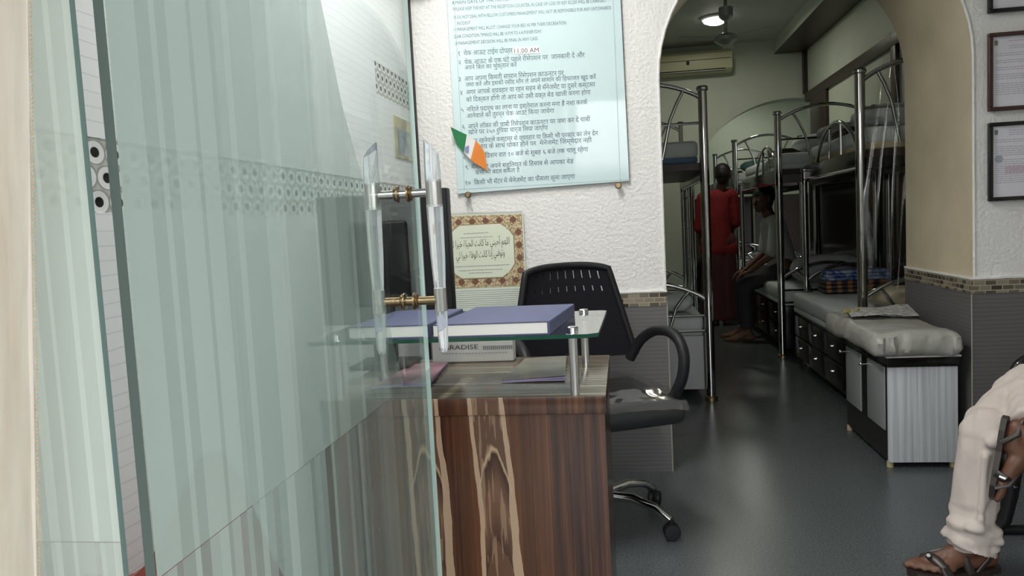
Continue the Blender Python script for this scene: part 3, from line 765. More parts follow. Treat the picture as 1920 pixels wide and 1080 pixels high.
# ================================================================== CERTIFICATES
def certificate(z0, z1, label, fm, seal, rng):
    x0, x1 = 1.516, 1.765
    t = thing('certificate', label, 'framed certificate', ((x0 + x1) / 2, 3.49, z0), 'framed certificates on the right wall')
    mb = MB(); w = 0.016
    mb.box(x0, x1, 3.476, 3.498, z0, z0 + w, 0.003).box(x0, x1, 3.476, 3.498, z1 - w, z1, 0.003).box(x0, x0 + w, 3.476, 3.498, z0 + w, z1 - w, 0.003).box(x1 - w, x1, 3.476, 3.498, z0 + w, z1 - w, 0.003)
    mb.build('frame', fm, t)
    MB().box(x0 + w, x1 - w, 3.489, 3.495, z0 + w, z1 - w).build('sheet', M_LIGHTPAPER, t)
    mb = MB(); H_ = z1 - z0
    zz_ = z1 - 0.035
    for k in range(22):
        if zz_ < z0 + 0.05: break
        xa = x0 + 0.030 + (0.05 if k < 3 else 0); xe = x1 - 0.03 - (0.05 if k < 3 else rng.uniform(0, 0.09))
        x_ = xa
        while x_ < xe:
            w_ = rng.uniform(0.006, 0.02); mb.box(x_, min(xe, x_ + w_), 3.4885, 3.489, zz_ - 0.0013, zz_ + 0.0013); x_ += w_ + 0.003
        zz_ -= rng.choice((0.0085, 0.0085, 0.0085, 0.02))
    mb.build('printed_lines', P('pale_violet_ink', (0.42, 0.41, 0.50), 0.5), t)
    mb = MB(); mb.lathe([(0.0075, 3.4885), (0.0075, 3.488)], (x0 + 0.032, 0, z1 - 0.037), 'Y', 16).box(x0 + 0.026, x0 + 0.038, 3.488, 3.489, z1 - 0.050, z1 - 0.042)
    mb.build('crest', P('crest_grey', (0.16, 0.19, 0.18), 0.5), t)
    if seal:
        MB().lathe([(0.016, 3.4885), (0.016, 3.488), (0.012, 3.4878)], (x0 + 0.042, 0, z1 - 0.150), 'Y', 24).build('round_seal', P('seal_grey', (0.36, 0.40, 0.47), 0.5), t)
        mb = MB()
        for k in range(4): mb.box(x0 + 0.065, x0 + 0.15, 3.4882, 3.489, z1 - 0.186 - k * 0.008, z1 - 0.183 - k * 0.008)
        mb.build('red_print', P('pale_red_ink', (0.62, 0.40, 0.45), 0.5), t)
    MB().box(x0 + w, x1 - w, 3.484, 3.486, z0 + w, z1 - w).build('glazing', M_CLEAR, t)
    return t
M_FRBROWN = P('brown_frame', (0.05, 0.018, 0.014), 0.3)
rg = random.Random(9)
certificate(1.911, 2.22, 'black framed certificate cut off at the top, highest on the right wall', M_BLACKGLOSS, False, rg)
certificate(1.516, 1.831, 'brown framed certificate, middle one on the right wall', M_FRBROWN, False, rg)
certificate(1.147, 1.469, 'black framed certificate with a round grey seal, lowest on the right wall', M_BLACKGLOSS, True, rg)

# ================================================================== DESK
DK = thing('reception_desk', 'dark striped wood reception desk with a glass shelf on steel posts', 'desk', (-0.395, 2.03, 0))
mb = MB(); mb.box(-0.74, -0.05, 1.757, 2.30, 0.708, 0.75, 0.0015)
mb.bm.faces.ensure_lookup_table()
for f in mb.bm.faces: f.material_index = 0 if f.normal.z > 0.9 else 1
mb.build('desk_top', [M_ZEBRA, M_ROSE], DK)
MB().box(-0.738, -0.055, 1.766, 1.786, 0.0, 0.708).build('front_panel', M_ROSE, DK)
MB().box(-0.738, -0.718, 1.786, 2.28, 0.0, 0.708).build('side_panel', M_ROSE, DK)
MB().box(-0.075, -0.055, 1.786, 2.28, 0.0, 0.708).build('side_panel', M_ROSE, DK)
mb = MB(); c_ = 0.02
mb.prism([(-0.735, 1.705), (-0.085, 1.705), (-0.060, 1.722), (-0.050, 2.145), (-0.060, 2.155), (-0.735, 2.155)], 'Z', 0.892, 0.901)
mb.bm.faces.ensure_lookup_table()
for f in mb.bm.faces: f.material_index = 0 if abs(f.normal.z) > 0.5 else 1
mb.build('glass_shelf', [M_SHELFGLASS, M_SEDGE], DK, smooth=False)
for x_, y_ in ((-0.121, 1.772), (-0.112, 2.120), (-0.690, 1.772), (-0.690, 2.120)):
    p_ = MB().tube([(x_, y_, 0.75), (x_, y_, 0.892)], 0.0105, 20).build('post', M_STEEL, DK)
    MB().lathe([(0.013, 0.901), (0.013, 0.908), (0.011, 0.910)], (x_, y_, 0), 'Z', 20).build('cap', M_CHROME, p_)

def book(x0, x1, y0, y1, z0, skew, label):
    t = thing('ledger_book', label, 'book', ((x0 + x1) / 2, (y0 + y1) / 2, z0), 'blue ledgers on the glass shelf')
    h = 0.031
    mb = MB(); mb.box(x0 - 0.002, x1 - 0.006, y0 + 0.004, y1 - 0.004, z0 + 0.003, z0 + h - 0.003)
    mb2 = MB()
    mb2.box(x0, x1, y0, y1, z0, z0 + 0.003, 0.001).box(x0, x1, y0, y1, z0 + h - 0.003, z0 + h, 0.001).box(x1 - 0.005, x1 + 0.001, y0, y1, z0 + 0.001, z0 + h - 0.001, 0.002)
    for q in (mb, mb2):
        for v in q.bm.verts: v.co.x += skew * (v.co.y - y0)
    mb.build('pages', M_PAGES, t); mb2.build('cover', M_BLUE, t)
    return t
book(-0.435, -0.168, 1.715, 2.06, 0.901, 0.10, 'blue clothbound ledger on the glass shelf, right of the door handle')
book(-0.640, -0.452, 1.725, 2.04, 0.901, 0.06, 'blue ledger on the glass shelf, seen through the glass door')

def leaflet(x0, x1, y0, y1, label, m_, bulge):
    t = thing('leaflet', label, 'leaflet', ((x0 + x1) / 2, (y0 + y1) / 2, 0.751), 'leaflets on the desk top')
    for k, (nm, mm) in enumerate((('lower_sheet', P('lilac_paper', (0.55, 0.48, 0.72), 0.7)), ('middle_sheet', P('lilac_paper', (0.6, 0.5, 0.8), 0.7)), ('cover', m_))):
        mb = MB()
        def fn(u, v, k=k):
            return (x0 + (x1 - x0) * u + 0.02 * v * (1 - 2 * u), y0 + (y1 - y0) * v - 0.009 * (2 - k) * (1 - v), 0.7515 + 0.0012 * k + bulge * (k + 1) / 3 * max(0, u) ** 2 * (1 - 0.5 * v) + 0.002 * math.sin(u * PI))
        mb.grid(fn, 16, 8); mb.build(nm, mm, t, solid=0.0008)
leaflet(-0.318, -0.155, 1.935, 2.25, 'lilac edged leaflet with a grey cover lying on the desk by the posts', P('grey_leaflet', (0.15, 0.14, 0.115), 0.3, noise_amt=0.4, noise_scale=10), 0.010)
leaflet(-0.650, -0.500, 1.900, 2.20, 'pink and brown leaflet on the desk, seen through the glass door', P('pink_leaflet', (0.42, 0.20, 0.26), 0.4, noise_amt=0.45, noise_scale=8), 0.008)

# monitor seen from behind
t = thing('monitor', 'black computer monitor standing on the desk with its back turned', 'monitor', (-0.70, 2.22, 0.75))
MB().box(-0.900, -0.505, 2.215, 2.245, 0.875, 1.262, 0.006).build('housing', P('dark_grey_plastic', (0.15, 0.155, 0.155), 0.55, bump=0.2, bump_scale=300), t)
MB().box(-0.575, -0.497, 2.20, 2.255, 0.868, 1.268, 0.004).build('bezel', M_BLACK, t)
MB().box(-0.80, -0.62, 2.195, 2.215, 0.93, 1.18, 0.012).build('back_hump', M_BLACK, t)
MB().box(-0.745, -0.675, 2.20, 2.225, 0.76, 0.95, 0.004).build('neck', M_BLACK, t)
MB().box(-0.80, -0.62, 2.13, 2.29, 0.7505, 0.764, 0.004).build('foot', M_BLACK, t)
# box of stationery with the word on it
t = thing('stationery_box', 'low white box printed PARADISE at the back of the desk', 'box', (-0.435, 2.26, 0.7505))
MB().box(-0.575, -0.330, 2.235, 2.29, 0.751, 0.835, 0.002).build('carton', P('pale_card', (0.88, 0.88, 0.85), 0.6), t)
lettering('lettering', [("PARADISE", -0.552, 0.789, -0.435, 0.789, 0.020)], 2.2338, M_INK, t)
mb = MB()
for x_ in [k_ * 0.006 for k_ in range(15)]: mb.box(-0.420 + x_, -0.416 + x_, 2.2335, 2.235, 0.786, 0.798)
mb.build('small_print', M_INKG, t)
mb = MB()
for x_ in range(20): mb.box(-0.545 + x_ * 0.010, -0.538 + x_ * 0.010, 2.2335, 2.235, 0.776, 0.778)
mb.build('small_print', M_INKG, t)

# ================================================================== OFFICE CHAIR
CH = thing('office_chair', 'black mesh office chair with looped arms behind the desk', 'chair', (-0.12, 2.87, 0))
Rz = Matrix.Translation((-0.12, 2.87, 0)) @ Matrix.Rotation(math.radians(24), 4, 'Z')
# local: faces -Y, backrest at +Y
mb = MB()
def backf(u, v):
    w_ = 0.262 - 0.085 * v
    a_ = (u - 0.5) * 2
    zz_ = 0.60 + 0.375 * v - 0.020 * abs(a_) ** 3 * v
    return (a_ * w_, 0.20 + 0.05 * v + 0.035 * (1 - a_ * a_), zz_)
NU, NV = 88, 36
def slots(i, j): return j in (26, 27, 28, 31, 32, 33)[:6] and (j >= 31 or j <= 28) and 8 <= i <= 80 and i % 8 == 4 and j != 28
mb.grid(backf, NU, NV, slots); mb.xf(Rz).build('backrest', M_BLACKMESH, CH, solid=0.008)
mb = MB(); per = [backf(0, k / 12) for k in range(13)] + [backf(k / 16, 1) for k in range(1, 17)] + [backf(1, 1 - k / 12) for k in range(1, 13)]
mb.tube(per, 0.014, 10); mb.tube([(0, 0.225, 0.62), (0, 0.25, 0.50), (0, 0.15, 0.42)], [0.03, 0.035, 0.03], 12)
mb.xf(Rz).build('back_frame', M_BLACK, CH)
mb = MB(); mb.box(-0.245, 0.245, -0.26, 0.20, 0.43, 0.515, 0.035)
for v in mb.bm.verts: v.co.z += 0.02 * (1 - (v.co.x / 0.25) ** 2) - 0.02 * max(0, (-v.co.y - 0.15) / 0.1)
mb.xf(Rz).build('seat', M_SEAT, CH)
mb = MB()
def wrap(u, v):
    x_ = -0.252 + 0.504 * u; y_ = -0.268 + 0.476 * v
    e_ = max(abs(u - .5), abs(v - .5)) * 2
    z_ = 0.520 + 0.02 * (1 - (x_ / 0.25) ** 2) - (0.03 if e_ > 0.96 else 0) - 0.02 * max(0, (-y_ - 0.15) / 0.1)
    return (x_, y_, z_ + 0.004 + 0.006 * abs(noise.noise((x_ * 14, y_ * 14, 2))))
mb.grid(wrap, 40, 40); mb.xf(Rz).build('plastic_cover', M_FILM, CH)
for s_ in (-1, 1):
    pts = [(s_ * 0.235, 0.20, 0.585), (s_ * 0.262, 0.16, 0.665), (s_ * 0.285, 0.08, 0.712), (s_ * 0.297, -0.02, 0.722), (s_ * 0.30, -0.10, 0.700), (s_ * 0.298, -0.145, 0.645), (s_ * 0.288, -0.145, 0.56), (s_ * 0.262, -0.11, 0.475), (s_ * 0.20, -0.07, 0.435)]
    pp = []
    for i in range(len(pts) - 1):
        for k in range(4): pp.append(Vector(pts[i]).lerp(Vector(pts[i + 1]), k / 4))
    pp.append(Vector(pts[-1]))
    for _ in range(3): pp = [pp[0]] + [(pp[i - 1] + pp[i] * 2 + pp[i + 1]) / 4 for i in range(1, len(pp) - 1)] + [pp[-1]]
    MB().tube(pp, 0.021, 12).xf(Rz).build('armrest', M_BLACK, CH)
MB().tube([(0, 0, 0.12), (0, 0, 0.28)], 0.028).tube([(0, 0, 0.28), (0, 0, 0.43)], 0.016).tube([(-0.1, 0, 0.42), (0.1, 0, 0.42)], 0.02).xf(Rz).build('gas_lift', M_BLACK, CH)
mb = MB(); mb.lathe([(0.04, 0.085), (0.045, 0.10), (0.04, 0.135), (0.02, 0.14)], (0, 0, 0))
feet = []
for k in range(5):
    a_ = math.radians(-52 + 72 * k - 0)
    dx, dy = math.cos(a_), math.sin(a_)
    mb.tube([(dx * 0.03, dy * 0.03, 0.118), (dx * 0.14, dy * 0.14, 0.125), (dx * 0.23, dy * 0.23, 0.105), (dx * 0.285, dy * 0.285, 0.070)], [0.020, 0.018, 0.016, 0.013], 12)
    feet.append((dx * 0.29, dy * 0.29, a_))
mb.xf(Rz).build('star_base', M_CHROME, CH)
for fx, fy, a_ in feet:
    mb = MB()
    for s_ in (-1, 1): mb.lathe([(0.012, -0.011), (0.027, -0.010), (0.030, -0.004), (0.030, 0.004), (0.027, 0.010), (0.012, 0.011)], (0, s_ * 0.014, 0.0305), 'Y', 20)
    mb.tube([(0, 0, 0.0305), (0, 0, 0.075)], 0.009, 10).tube([(0, -0.014, 0.0305), (0, 0.014, 0.0305)], 0.010, 10)
    mb.xf(Matrix.Translation((fx, fy, 0)) @ Matrix.Rotation(a_ + 0.6, 4, 'Z')); mb.xf(Rz).build('caster', M_BLACK, CH)

# red brown plastic armchair behind the frosted door
t = thing('plastic_chair', 'red brown plastic chair half hidden behind the frosted glass door', 'chair', (-0.70, 1.25, 0))
MB().box(-0.865, -0.535, 1.10, 1.40, 0.42, 0.445, 0.01).build('seat', M_REDPLASTIC, t)
MB().grid(lambda u, v: (-0.865 + 0.33 * u, 1.085 - 0.04 * v + 0.03 * (1 - math.sin(PI * u)), 0.44 + (0.190 + 0.21 * math.sin(PI * u ** 2.4) ** 1.6) * v), 20, 10).build('backrest', M_REDPLASTIC, t, solid=0.018)
for x_ in (-0.84, -0.555):
    for y_ in (1.12, 1.38): MB().tube([(x_, y_, 0.0), (x_, y_, 0.42)], [0.016, 0.022], 10).build('leg', M_REDPLASTIC, t)

# ================================================================== BUNK BEDS
def arc(xa, xb, z0, rise, y, n=16, p=1.0):
    return [(xa + (xb - xa) * k / n, y, z0 + rise * math.sin(PI * k / n) ** p) for k in range(n + 1)]
def lerp(a, b, t_): return a + (b - a) * t_
def bunk(label, xf_, xw, y0, y1, top=1.90, guard=True, drawers=True, boxmat=None, group='steel bunk beds in the dormitory', ladder=None, over=-0.035, rear=False):
    """xf_: aisle side, xw: wall side"""
    t = thing('bunk_bed', label, 'bunk bed', ((xf_ + xw) / 2, (y0 + y1) / 2, 0), group)
    for x_ in (xf_, xw):
        for y_ in (y0, y1):
            r_ = 0.028 if (x_ == xf_ and y_ == y0) else 0.020
            h_ = top if y_ == y0 or rear else 1.44
            p_ = MB().tube([(x_, y_, 0.01), (x_, y_, h_)], r_, 20).build('post', M_CHROME, t)
            MB().lathe([(r_, h_ - 0.012), (r_ + 0.008, h_ - 0.006), (r_ + 0.009, h_ + 0.008), (r_ + 0.002, h_ + 0.018)], (x_, y_, 0), 'Z', 20).build('cap', M_CHROME, p_)
            MB().lathe([(r_ + 0.012, 0.0), (r_ + 0.012, 0.02), (r_ + 0.004, 0.028)], (x_, y_, 0), 'Z', 20).build('foot', P('worn_brass', (0.35, 0.27, 0.14), 0.35, 1.0), p_)
    for y_ in (y0, y1):
        for lvl, z0, rise, bars, zb in (('upper', top - 0.06, 0.11, (top - 0.20,), 1.50), ('lower', 0.62, 0.12, (0.53, 0.435), 0.42)):
            if lvl == 'upper' and y_ == y1 and not rear: continue
            mb = MB(); mb.tube(arc(xf_, xw, z0, rise, y_, 18, 0.8), 0.0135, 10)
            w_ = xw - xf_
            for s0, s1 in ((0.16, 0.36), (0.84, 0.64)):
                za = z0 + rise * math.sin(PI * s0) ** 0.8
                P0 = Vector((xf_ + w_ * s0, y_, za)); P1 = Vector((xf_ + w_ * s1, y_, zb)); Pm = (P0 + P1) / 2 + Vector((w_ * 0.05 * (1 if s0 < .5 else 1) * (0.5 if s0 < .5 else -0.5), 0, 0.03))
                mb.tube([P0, P0.lerp(Pm, .5) + Vector((0, 0, 0.01)), Pm, Pm.lerp(P1, .5), P1], 0.0105, 10)
            for b_ in bars: mb.tube([(xf_, y_, b_), (xw, y_, b_)], 0.0085, 8)
            mb.build(lvl + '_end_frame', M_CHROME, t)
    for x_ in (xf_, xw):
        s_ = 1 if xw > xf_ else -1
        a_, b_ = sorted((x_, x_ + (s_ if x_ == xf_ else -s_) * 0.022))
        MB().box(a_, b_, y0, y1, 1.375, 1.475, 0.003).build('side_rail', M_BLACKGLOSS, t)
    mb = MB(); mb.tube([(xf_, y0, 1.372), (xf_, y1, 1.372)], 0.010, 8); mb.build('rail_tube', M_CHROME, t)
    a_, b_ = sorted((xf_ + 0.0, xw))
    MB().box(a_ + 0.022, b_ - 0.022, y0 + 0.02, y1 - 0.02, 1.43, 1.472).build('upper_deck', M_DKWOOD, t)
    if guard:
        mb = MB(); ya, yb = y0 + 0.05, y0 + 0.98
        n = 14
        mb.tube([(xf_, ya + (yb - ya) * k / n, 1.475 + 0.21 * math.sin(PI * k / n) ** 0.7) for k in range(n + 1)], 0.012, 10)
        for q in (0.36, 0.66): mb.tube([(xf_, ya + (yb - ya) * q, 1.475), (xf_, ya + (yb - ya) * (q * 0.9 + 0.04), 1.475 + 0.2 * math.sin(PI * q) ** 0.7)], 0.009, 8)
        mb.build('guard_rail', M_CHROME, t)
    # storage base
    bm_ = boxmat or M_BLACKGLOSS
    a_, b_ = sorted((xf_ + (-over if xw > xf_ else over), xw))
    MB().box(a_, b_, y0 + 0.035, y1 - 0.035, 0.06, 0.40, 0.003).build('storage_base', bm_, t)
    if drawers:
        n = 3; L_ = (y1 - y0 - 0.10) / n; sg = -1 if xw > xf_ else 1
        xs = xf_ + (-over if xw > xf_ else over)
        for k in range(n):
            for r_ in range(2):
                ya = y0 + 0.05 + k * L_; z_ = 0.085 + r_ * 0.155
                aa, bb = sorted((xs, xs + sg * 0.016))
                d_ = MB().box(aa, bb, ya + 0.012, ya + L_ - 0.012, z_, z_ + 0.14, 0.003).build('drawer', M_BLACKGLOSS, t)
                yc = ya + L_ / 2; xh = xs + sg * 0.016
                MB().tube([(xh, yc - 0.014, z_ + 0.08), (xh + sg * 0.012, yc - 0.012, z_ + 0.08), (xh + sg * 0.012, yc + 0.012, z_ + 0.08), (xh, yc + 0.014, z_ + 0.08)], 0.0035, 8).build('handle', M_CHROME, d_)
    if ladder:
        mb = MB()
        for y_ in ladder: mb.tube([(xf_ + 0.03, y_, 0.02), (xf_ + 0.03, y_, 1.46)], 0.013, 10)
        for k in range(5): mb.tube([(xf_ + 0.03, ladder[0], 0.3 + k * 0.25), (xf_ + 0.03, ladder[1], 0.3 + k * 0.25)], 0.010, 8)
        mb.build('ladder', M_CHROME, t)
    return t
def mattress(xa, xb, y0, y1, z0, z1, label, group='mattresses on the bunks', pip=M_MATTB):
    a_, b_ = sorted((xa, xb))
    t = thing('mattress', label, 'mattress', ((a_ + b_) / 2, (y0 + y1) / 2, z0), group)
    mb = MB(); mb.box(a_, b_, y0, y1, z0 + 0.03, z1, 0.028)
    bmesh.ops.subdivide_edges(mb.bm, edges=[e for e in mb.bm.edges if e.calc_length() > 0.2], cuts=6, use_grid_fill=True)
    for v in mb.bm.verts: v.co.z += 0.008 * noise.noise((v.co.x * 5, v.co.y * 5, z0))
    mb.build('sheet', M_MATT, t)
    MB().box(a_ + 0.004, b_ - 0.004, y0 + 0.004, y1 - 0.004, z0, z0 + 0.04, 0.012).build('base', pip, t)
    return t
def pillow(c, sx, sy, sz, label, m_, rot=0.0, group='pillows on the bunks'):
    mb = MB(); mb.sphere((0, 0, 0), 1.0, (1, 1, 1), 28, 18)
    for v in mb.bm.verts:
        d_ = v.co; f_ = lambda q: math.copysign(abs(q) ** 0.55, q)
        v.co = Vector((f_(d_.x) * sx, f_(d_.y) * sy, d_.z * sz * (1 - 0.25 * (abs(d_.x * d_.y))) + 0.01 * noise.noise((d_.x * 3, d_.y * 3, c[1]))))
    mb.xf(Matrix.Translation(c) @ Matrix.Rotation(rot, 4, 'Z'))
    o = mb.build('pillow', m_, None, loc=(c[0], c[1], c[2] - sz)); o.location.z += 0.014; return tag(o, label, 'pillow', group)
def blanket(xa, xb, y0, y1, z0, h, label, m_, group='folded blankets on the bunks'):
    mb = MB(); a_, b_ = sorted((xa, xb))
    z0 += 0.010
    for k in range(3):
        mb.box(a_ + 0.004 * k, b_ - 0.006 * k, y0 + 0.006 * k, y1 - 0.004 * k, z0 + h * k / 3, z0 + h * (k + 1) / 3 - 0.001, h / 6.5)
    o = mb.build('blanket', m_, None, loc=((a_ + b_) / 2, (y0 + y1) / 2, z0)); return tag(o, label, 'blanket', group)

M_TAN = P('tan_cotton', (0.50, 0.43, 0.30), 0.85)
R1 = bunk('chrome bunk bed on the right nearest the arch, a plastic sheet round its post', 1.344, 1.93, 4.62, 5.98, over=0.085)
R2 = bunk('chrome bunk bed on the right, second from the arch', 1.222, 1.93, 6.28, 8.15)
R3 = bunk('chrome bunk bed on the right just past the inner arch', 1.28, 1.98, 8.98, 10.6, 1.95)
R4 = bunk('chrome bunk bed on the right, farthest from the arch', 1.28, 1.98, 10.80, 12.1, 1.945, guard=False)
L1 = bunk('chrome bunk bed on the left with a grey white base panel facing the arch', 0.515, -0.18, 4.88, 6.62, 1.91, guard=False, drawers=False, boxmat=M_GREYPANEL, ladder=(6.38, 6.60), rear=True)
L3 = bunk('chrome bunk bed on the left beyond the inner arch', 0.80, 0.05, 8.98, 10.6, 1.93, guard=False)
for nm, xa, xb, y0, y1 in (('near right', 1.375, 1.90, 4.66, 5.94), ('second right', 1.252, 1.90, 6.32, 8.11), ('third right', 1.31, 1.95, 9.02, 10.56), ('far right', 1.31, 1.95, 10.84, 12.06)):
    mattress(xa, xb, y0, y1, 1.473, 1.60, f'white mattress on the upper berth of the {nm} bunk', pip=M_TAN if nm == 'near right' else M_MATT)
    mattress(1.235 if nm == 'near right' else xa - 0.02, xb, y0, y1, 0.401, 0.545, f'white mattress on the lower berth of the {nm} bunk', pip=M_MATT)
mattress(0.485, -0.15, 4.92, 6.58, 1.473, 1.61, 'white mattress with blue edge on the upper berth of the left bunk')
mattress(0.485, -0.15, 4.92, 6.58, 0.401, 0.53, 'white mattress on the lower berth of the left bunk', pip=M_MATT)
mattress(0.77, 0.08, 9.02, 10.56, 1.473, 1.60, 'white mattress on the upper berth of the left bunk beyond the inner arch')
mattress(0.77, 0.08, 9.02, 10.56, 0.401, 0.53, 'white mattress on the lower berth of the left bunk beyond the inner arch')
M_GREYC = P('grey_cotton', (0.33, 0.34, 0.35), 0.85, bump=0.3, bump_scale=30, bump_dist=0.01)
M_DARKC = P('dark_brown_blanket', (0.045, 0.03, 0.028), 0.9, noise_amt=0.3, noise_scale=20)
M_TEAL = P('teal_cotton', (0.10, 0.22, 0.20), 0.85)
m, N, L, b = new('blue_patterned_blanket'); v, x, y, z = xyz(N, L)
f = noise_n(N, L, v, 22, 3)
L.new(ramp(N, L, f, [(0.38, (0.03, 0.06, 0.20)), (0.48, (0.12, 0.18, 0.36)), (0.60, (0.36, 0.40, 0.50))]), b.inputs['Base Color']); b.inputs['Roughness'].default_value = 0.85
M_BLUEP = m
m, N, L, b = new('brown_striped_cotton'); v, x, y, z = xyz(N, L)
f = math_n(N, L, 'FRACT', math_n(N, L, 'MULTIPLY', x, 14.0))
L.new(ramp(N, L, f, [(0.0, (0.25, 0.12, 0.05)), (0.4, (0.25, 0.12, 0.05)), (0.45, (0.03, 0.02, 0.03)), (1.0, (0.03, 0.02, 0.03))]), b.inputs['Base Color'])
M_STRIPE = m
pillow((1.62, 4.88, 1.665), 0.24, 0.15, 0.065, 'white pillow on the upper berth of the near right bunk', M_MATT)
pillow((1.62, 5.80, 1.665), 0.22, 0.13, 0.065, 'grey pillow at the far end of the near right upper berth', M_GREYC)
blanket(1.42, 1.80, 5.18, 5.55, 1.601, 0.05, 'dark brown folded blanket on the near right upper berth', M_DARKC)
blanket(1.30, 1.62, 6.75, 7.15, 1.601, 0.06, 'dark blanket on the second right upper berth', M_DARKC)
pillow((1.60, 6.52, 1.665), 0.22, 0.13, 0.065, 'white pillow on the second right upper berth', M_MATT)
pillow((1.60, 9.25, 1.665), 0.22, 0.13, 0.065, 'teal pillow on the upper berth just past the inner arch', M_TEAL)
blanket(1.36, 1.70, 11.1, 11.5, 1.601, 0.13, 'dark folded blanket on the farthest upper berth', M_DARKC)
blanket(1.40, 1.86, 5.68, 5.90, 0.547, 0.085, 'brown striped folded cloth on the near right lower berth', M_STRIPE)
blanket(1.41, 1.85, 5.69, 5.89, 0.633, 0.07, 'blue patterned blanket on top of the striped cloth, near right lower berth', M_BLUEP)
pillow((1.60, 6.45, 0.665), 0.27, 0.12, 0.115, 'grey pillow on the second right lower berth against the rail', M_GREYC)
pillow((1.66, 4.84, 0.60), 0.22, 0.13, 0.06, 'tan pillow at the near end of the near right lower berth', M_TAN)
pillow((0.28, 5.10, 0.585), 0.16, 0.13, 0.06, 'white pillow on the left lower berth', M_MATT, group=None)

# plastic sheet hanging round the first post
mb = MB()
def sheet(u, v):
    z_ = 2.085 - 1.46 * v
    top_ = [(0.0, 1.468, 1.482), (0.10, 1.440, 1.520), (0.30, 1.385, 1.545), (0.60, 1.335, 1.540), (1.0, 1.312, 1.535)]
    for (v0, a0, b0), (v1, a1, b1) in zip(top_, top_[1:]):
        if v0 <= v <= v1:
            q = (v - v0) / (v1 - v0); a_ = lerp(a0, a1, q); b_ = lerp(b0, b1, q); break
    x_ = lerp(a_, b_, u)
    return (x_, 4.535 + 0.018 * math.sin(u * 9 + v * 3) + 0.014 * noise.noise((u * 5, v * 4, 1.5)), z_)
mb.grid(sheet, 24, 60)
tag(mb.build('plastic_sheet', mix_shader('polythene', 'T', (0.95, 0.95, 0.92), 'G', (1, 1, 1), 0.07, 0.09)), 'clear plastic sheet hanging in front of the first right bunk post', 'plastic sheet')

# ================================================================== BENCH
t = thing('storage_bench', 'white and black storage bench with a grey vinyl cushion under the arch', 'bench', (1.265, 3.85, 0))
MB().box(1.128, 1.402, 3.53, 4.17, 0.025, 0.485).build('carcass', M_BLACKGLOSS, t)
MB().box(1.122, 1.408, 3.518, 3.53, 0.025, 0.450, 0.002).build('front_panel', M_WHITEGRAIN, t)
MB().box(1.118, 1.414, 3.510, 4.19, 0.450, 0.492, 0.003).build('top_board', M_BLACKGLOSS, t)
MB().box(1.112, 1.418, 3.504, 4.20, 0.492, 0.500, 0.002).build('edge_strip', P('pale_edging', (0.62, 0.60, 0.52), 0.35), t)
for ya, yb in ((3.573, 3.817), (3.918, 4.165)):
    d_ = MB().box(1.124, 1.130, ya, yb, 0.155, 0.440, 0.002).build('door', P('pale_grey_panel', (0.27, 0.29, 0.285), 0.4), t)
    MB().tube([(1.124, ya + 0.225, 0.415), (1.095, ya + 0.225, 0.415)], 0.006, 10).sphere((1.092, ya + 0.225, 0.415), 0.010).build('knob', M_CHROME, d_)
for x_, y_ in ((1.135, 3.54), (1.395, 3.54), (1.135, 4.15), (1.395, 4.15)):
    MB().lathe([(0.014, 0.0), (0.014, 0.026)], (x_, y_, 0)).build('foot', P('tan_foot', (0.40, 0.33, 0.2), 0.5), t)
mb = MB(); mb.box(1.045, 1.412, 3.470, 4.32, 0.501, 0.600, 0.035)
bmesh.ops.subdivide_edges(mb.bm, edges=[e for e in mb.bm.edges if e.calc_length() > 0.04], cuts=26, use_grid_fill=True)
for v in mb.bm.verts:
    p_ = v.co
    if p_.z < 0.505: continue
    sd = 1.0 if p_.z < 0.585 else 0.35
    p_.y -= (0.012 * noise.noise((p_.x * 22, p_.z * 9, 1)) + 0.022 * abs(noise.noise((p_.x * 40 + p_.z * 20, p_.z * 16, 7)))) * sd; p_.x += (0.010 * noise.noise((p_.y * 20, p_.z * 9, 5)) + 0.020 * abs(noise.noise((p_.y * 36 + p_.z * 20, p_.z * 16, 9)))) * sd
    p_.z += 0.010 * noise.noise((p_.x * 7, p_.y * 7, 3)) + 0.012 * (1 - ((p_.x - 1.23) / 0.19) ** 2) * (p_.z > 0.57)
tag(mb.build('cushion', M_VINYL, None, loc=(1.23, 3.9, 0.501)), 'creased grey vinyl cushion on the storage bench', 'cushion')
# newspapers
t = thing('newspaper', 'folded newspaper lying on the grey bench cushion', 'newspaper', (1.3, 4.05, 0.615))
m, N, L, b = new('newsprint'); v, x, y, z = xyz(N, L)
f = noise_n(N, L, v, 38, 3, 1, 1.6, 1)
L.new(ramp(N, L, f, [(0.35, (0.12, 0.15, 0.17)), (0.48, (0.42, 0.42, 0.40)), (0.6, (0.62, 0.61, 0.58))]), b.inputs['Base Color'])
M_NEWS = m
for nm, x0_, x1_, y0_, y1_, dz, mm in (('front_section', 1.100, 1.375, 3.88, 4.20, 0.0, M_NEWS), ('inner_section', 1.155, 1.400, 3.86, 4.16, 0.005, M_NEWS), ('colour_page', 1.085, 1.150, 3.98, 4.10, 0.006, P('yellow_print', (0.42, 0.36, 0.08), 0.6, noise_amt=0.3, noise_scale=30))):
    mb = MB(); mb.grid(lambda u, v: (lerp(x0_, x1_, u) + 0.05 * (v - 0.5), lerp(y0_, y1_, v), 0.628 + dz + 0.006 * math.sin(u * 5 + v * 2) + 0.010 * u * v), 14, 10)
    mb.build(nm, mm, t, solid=0.003)

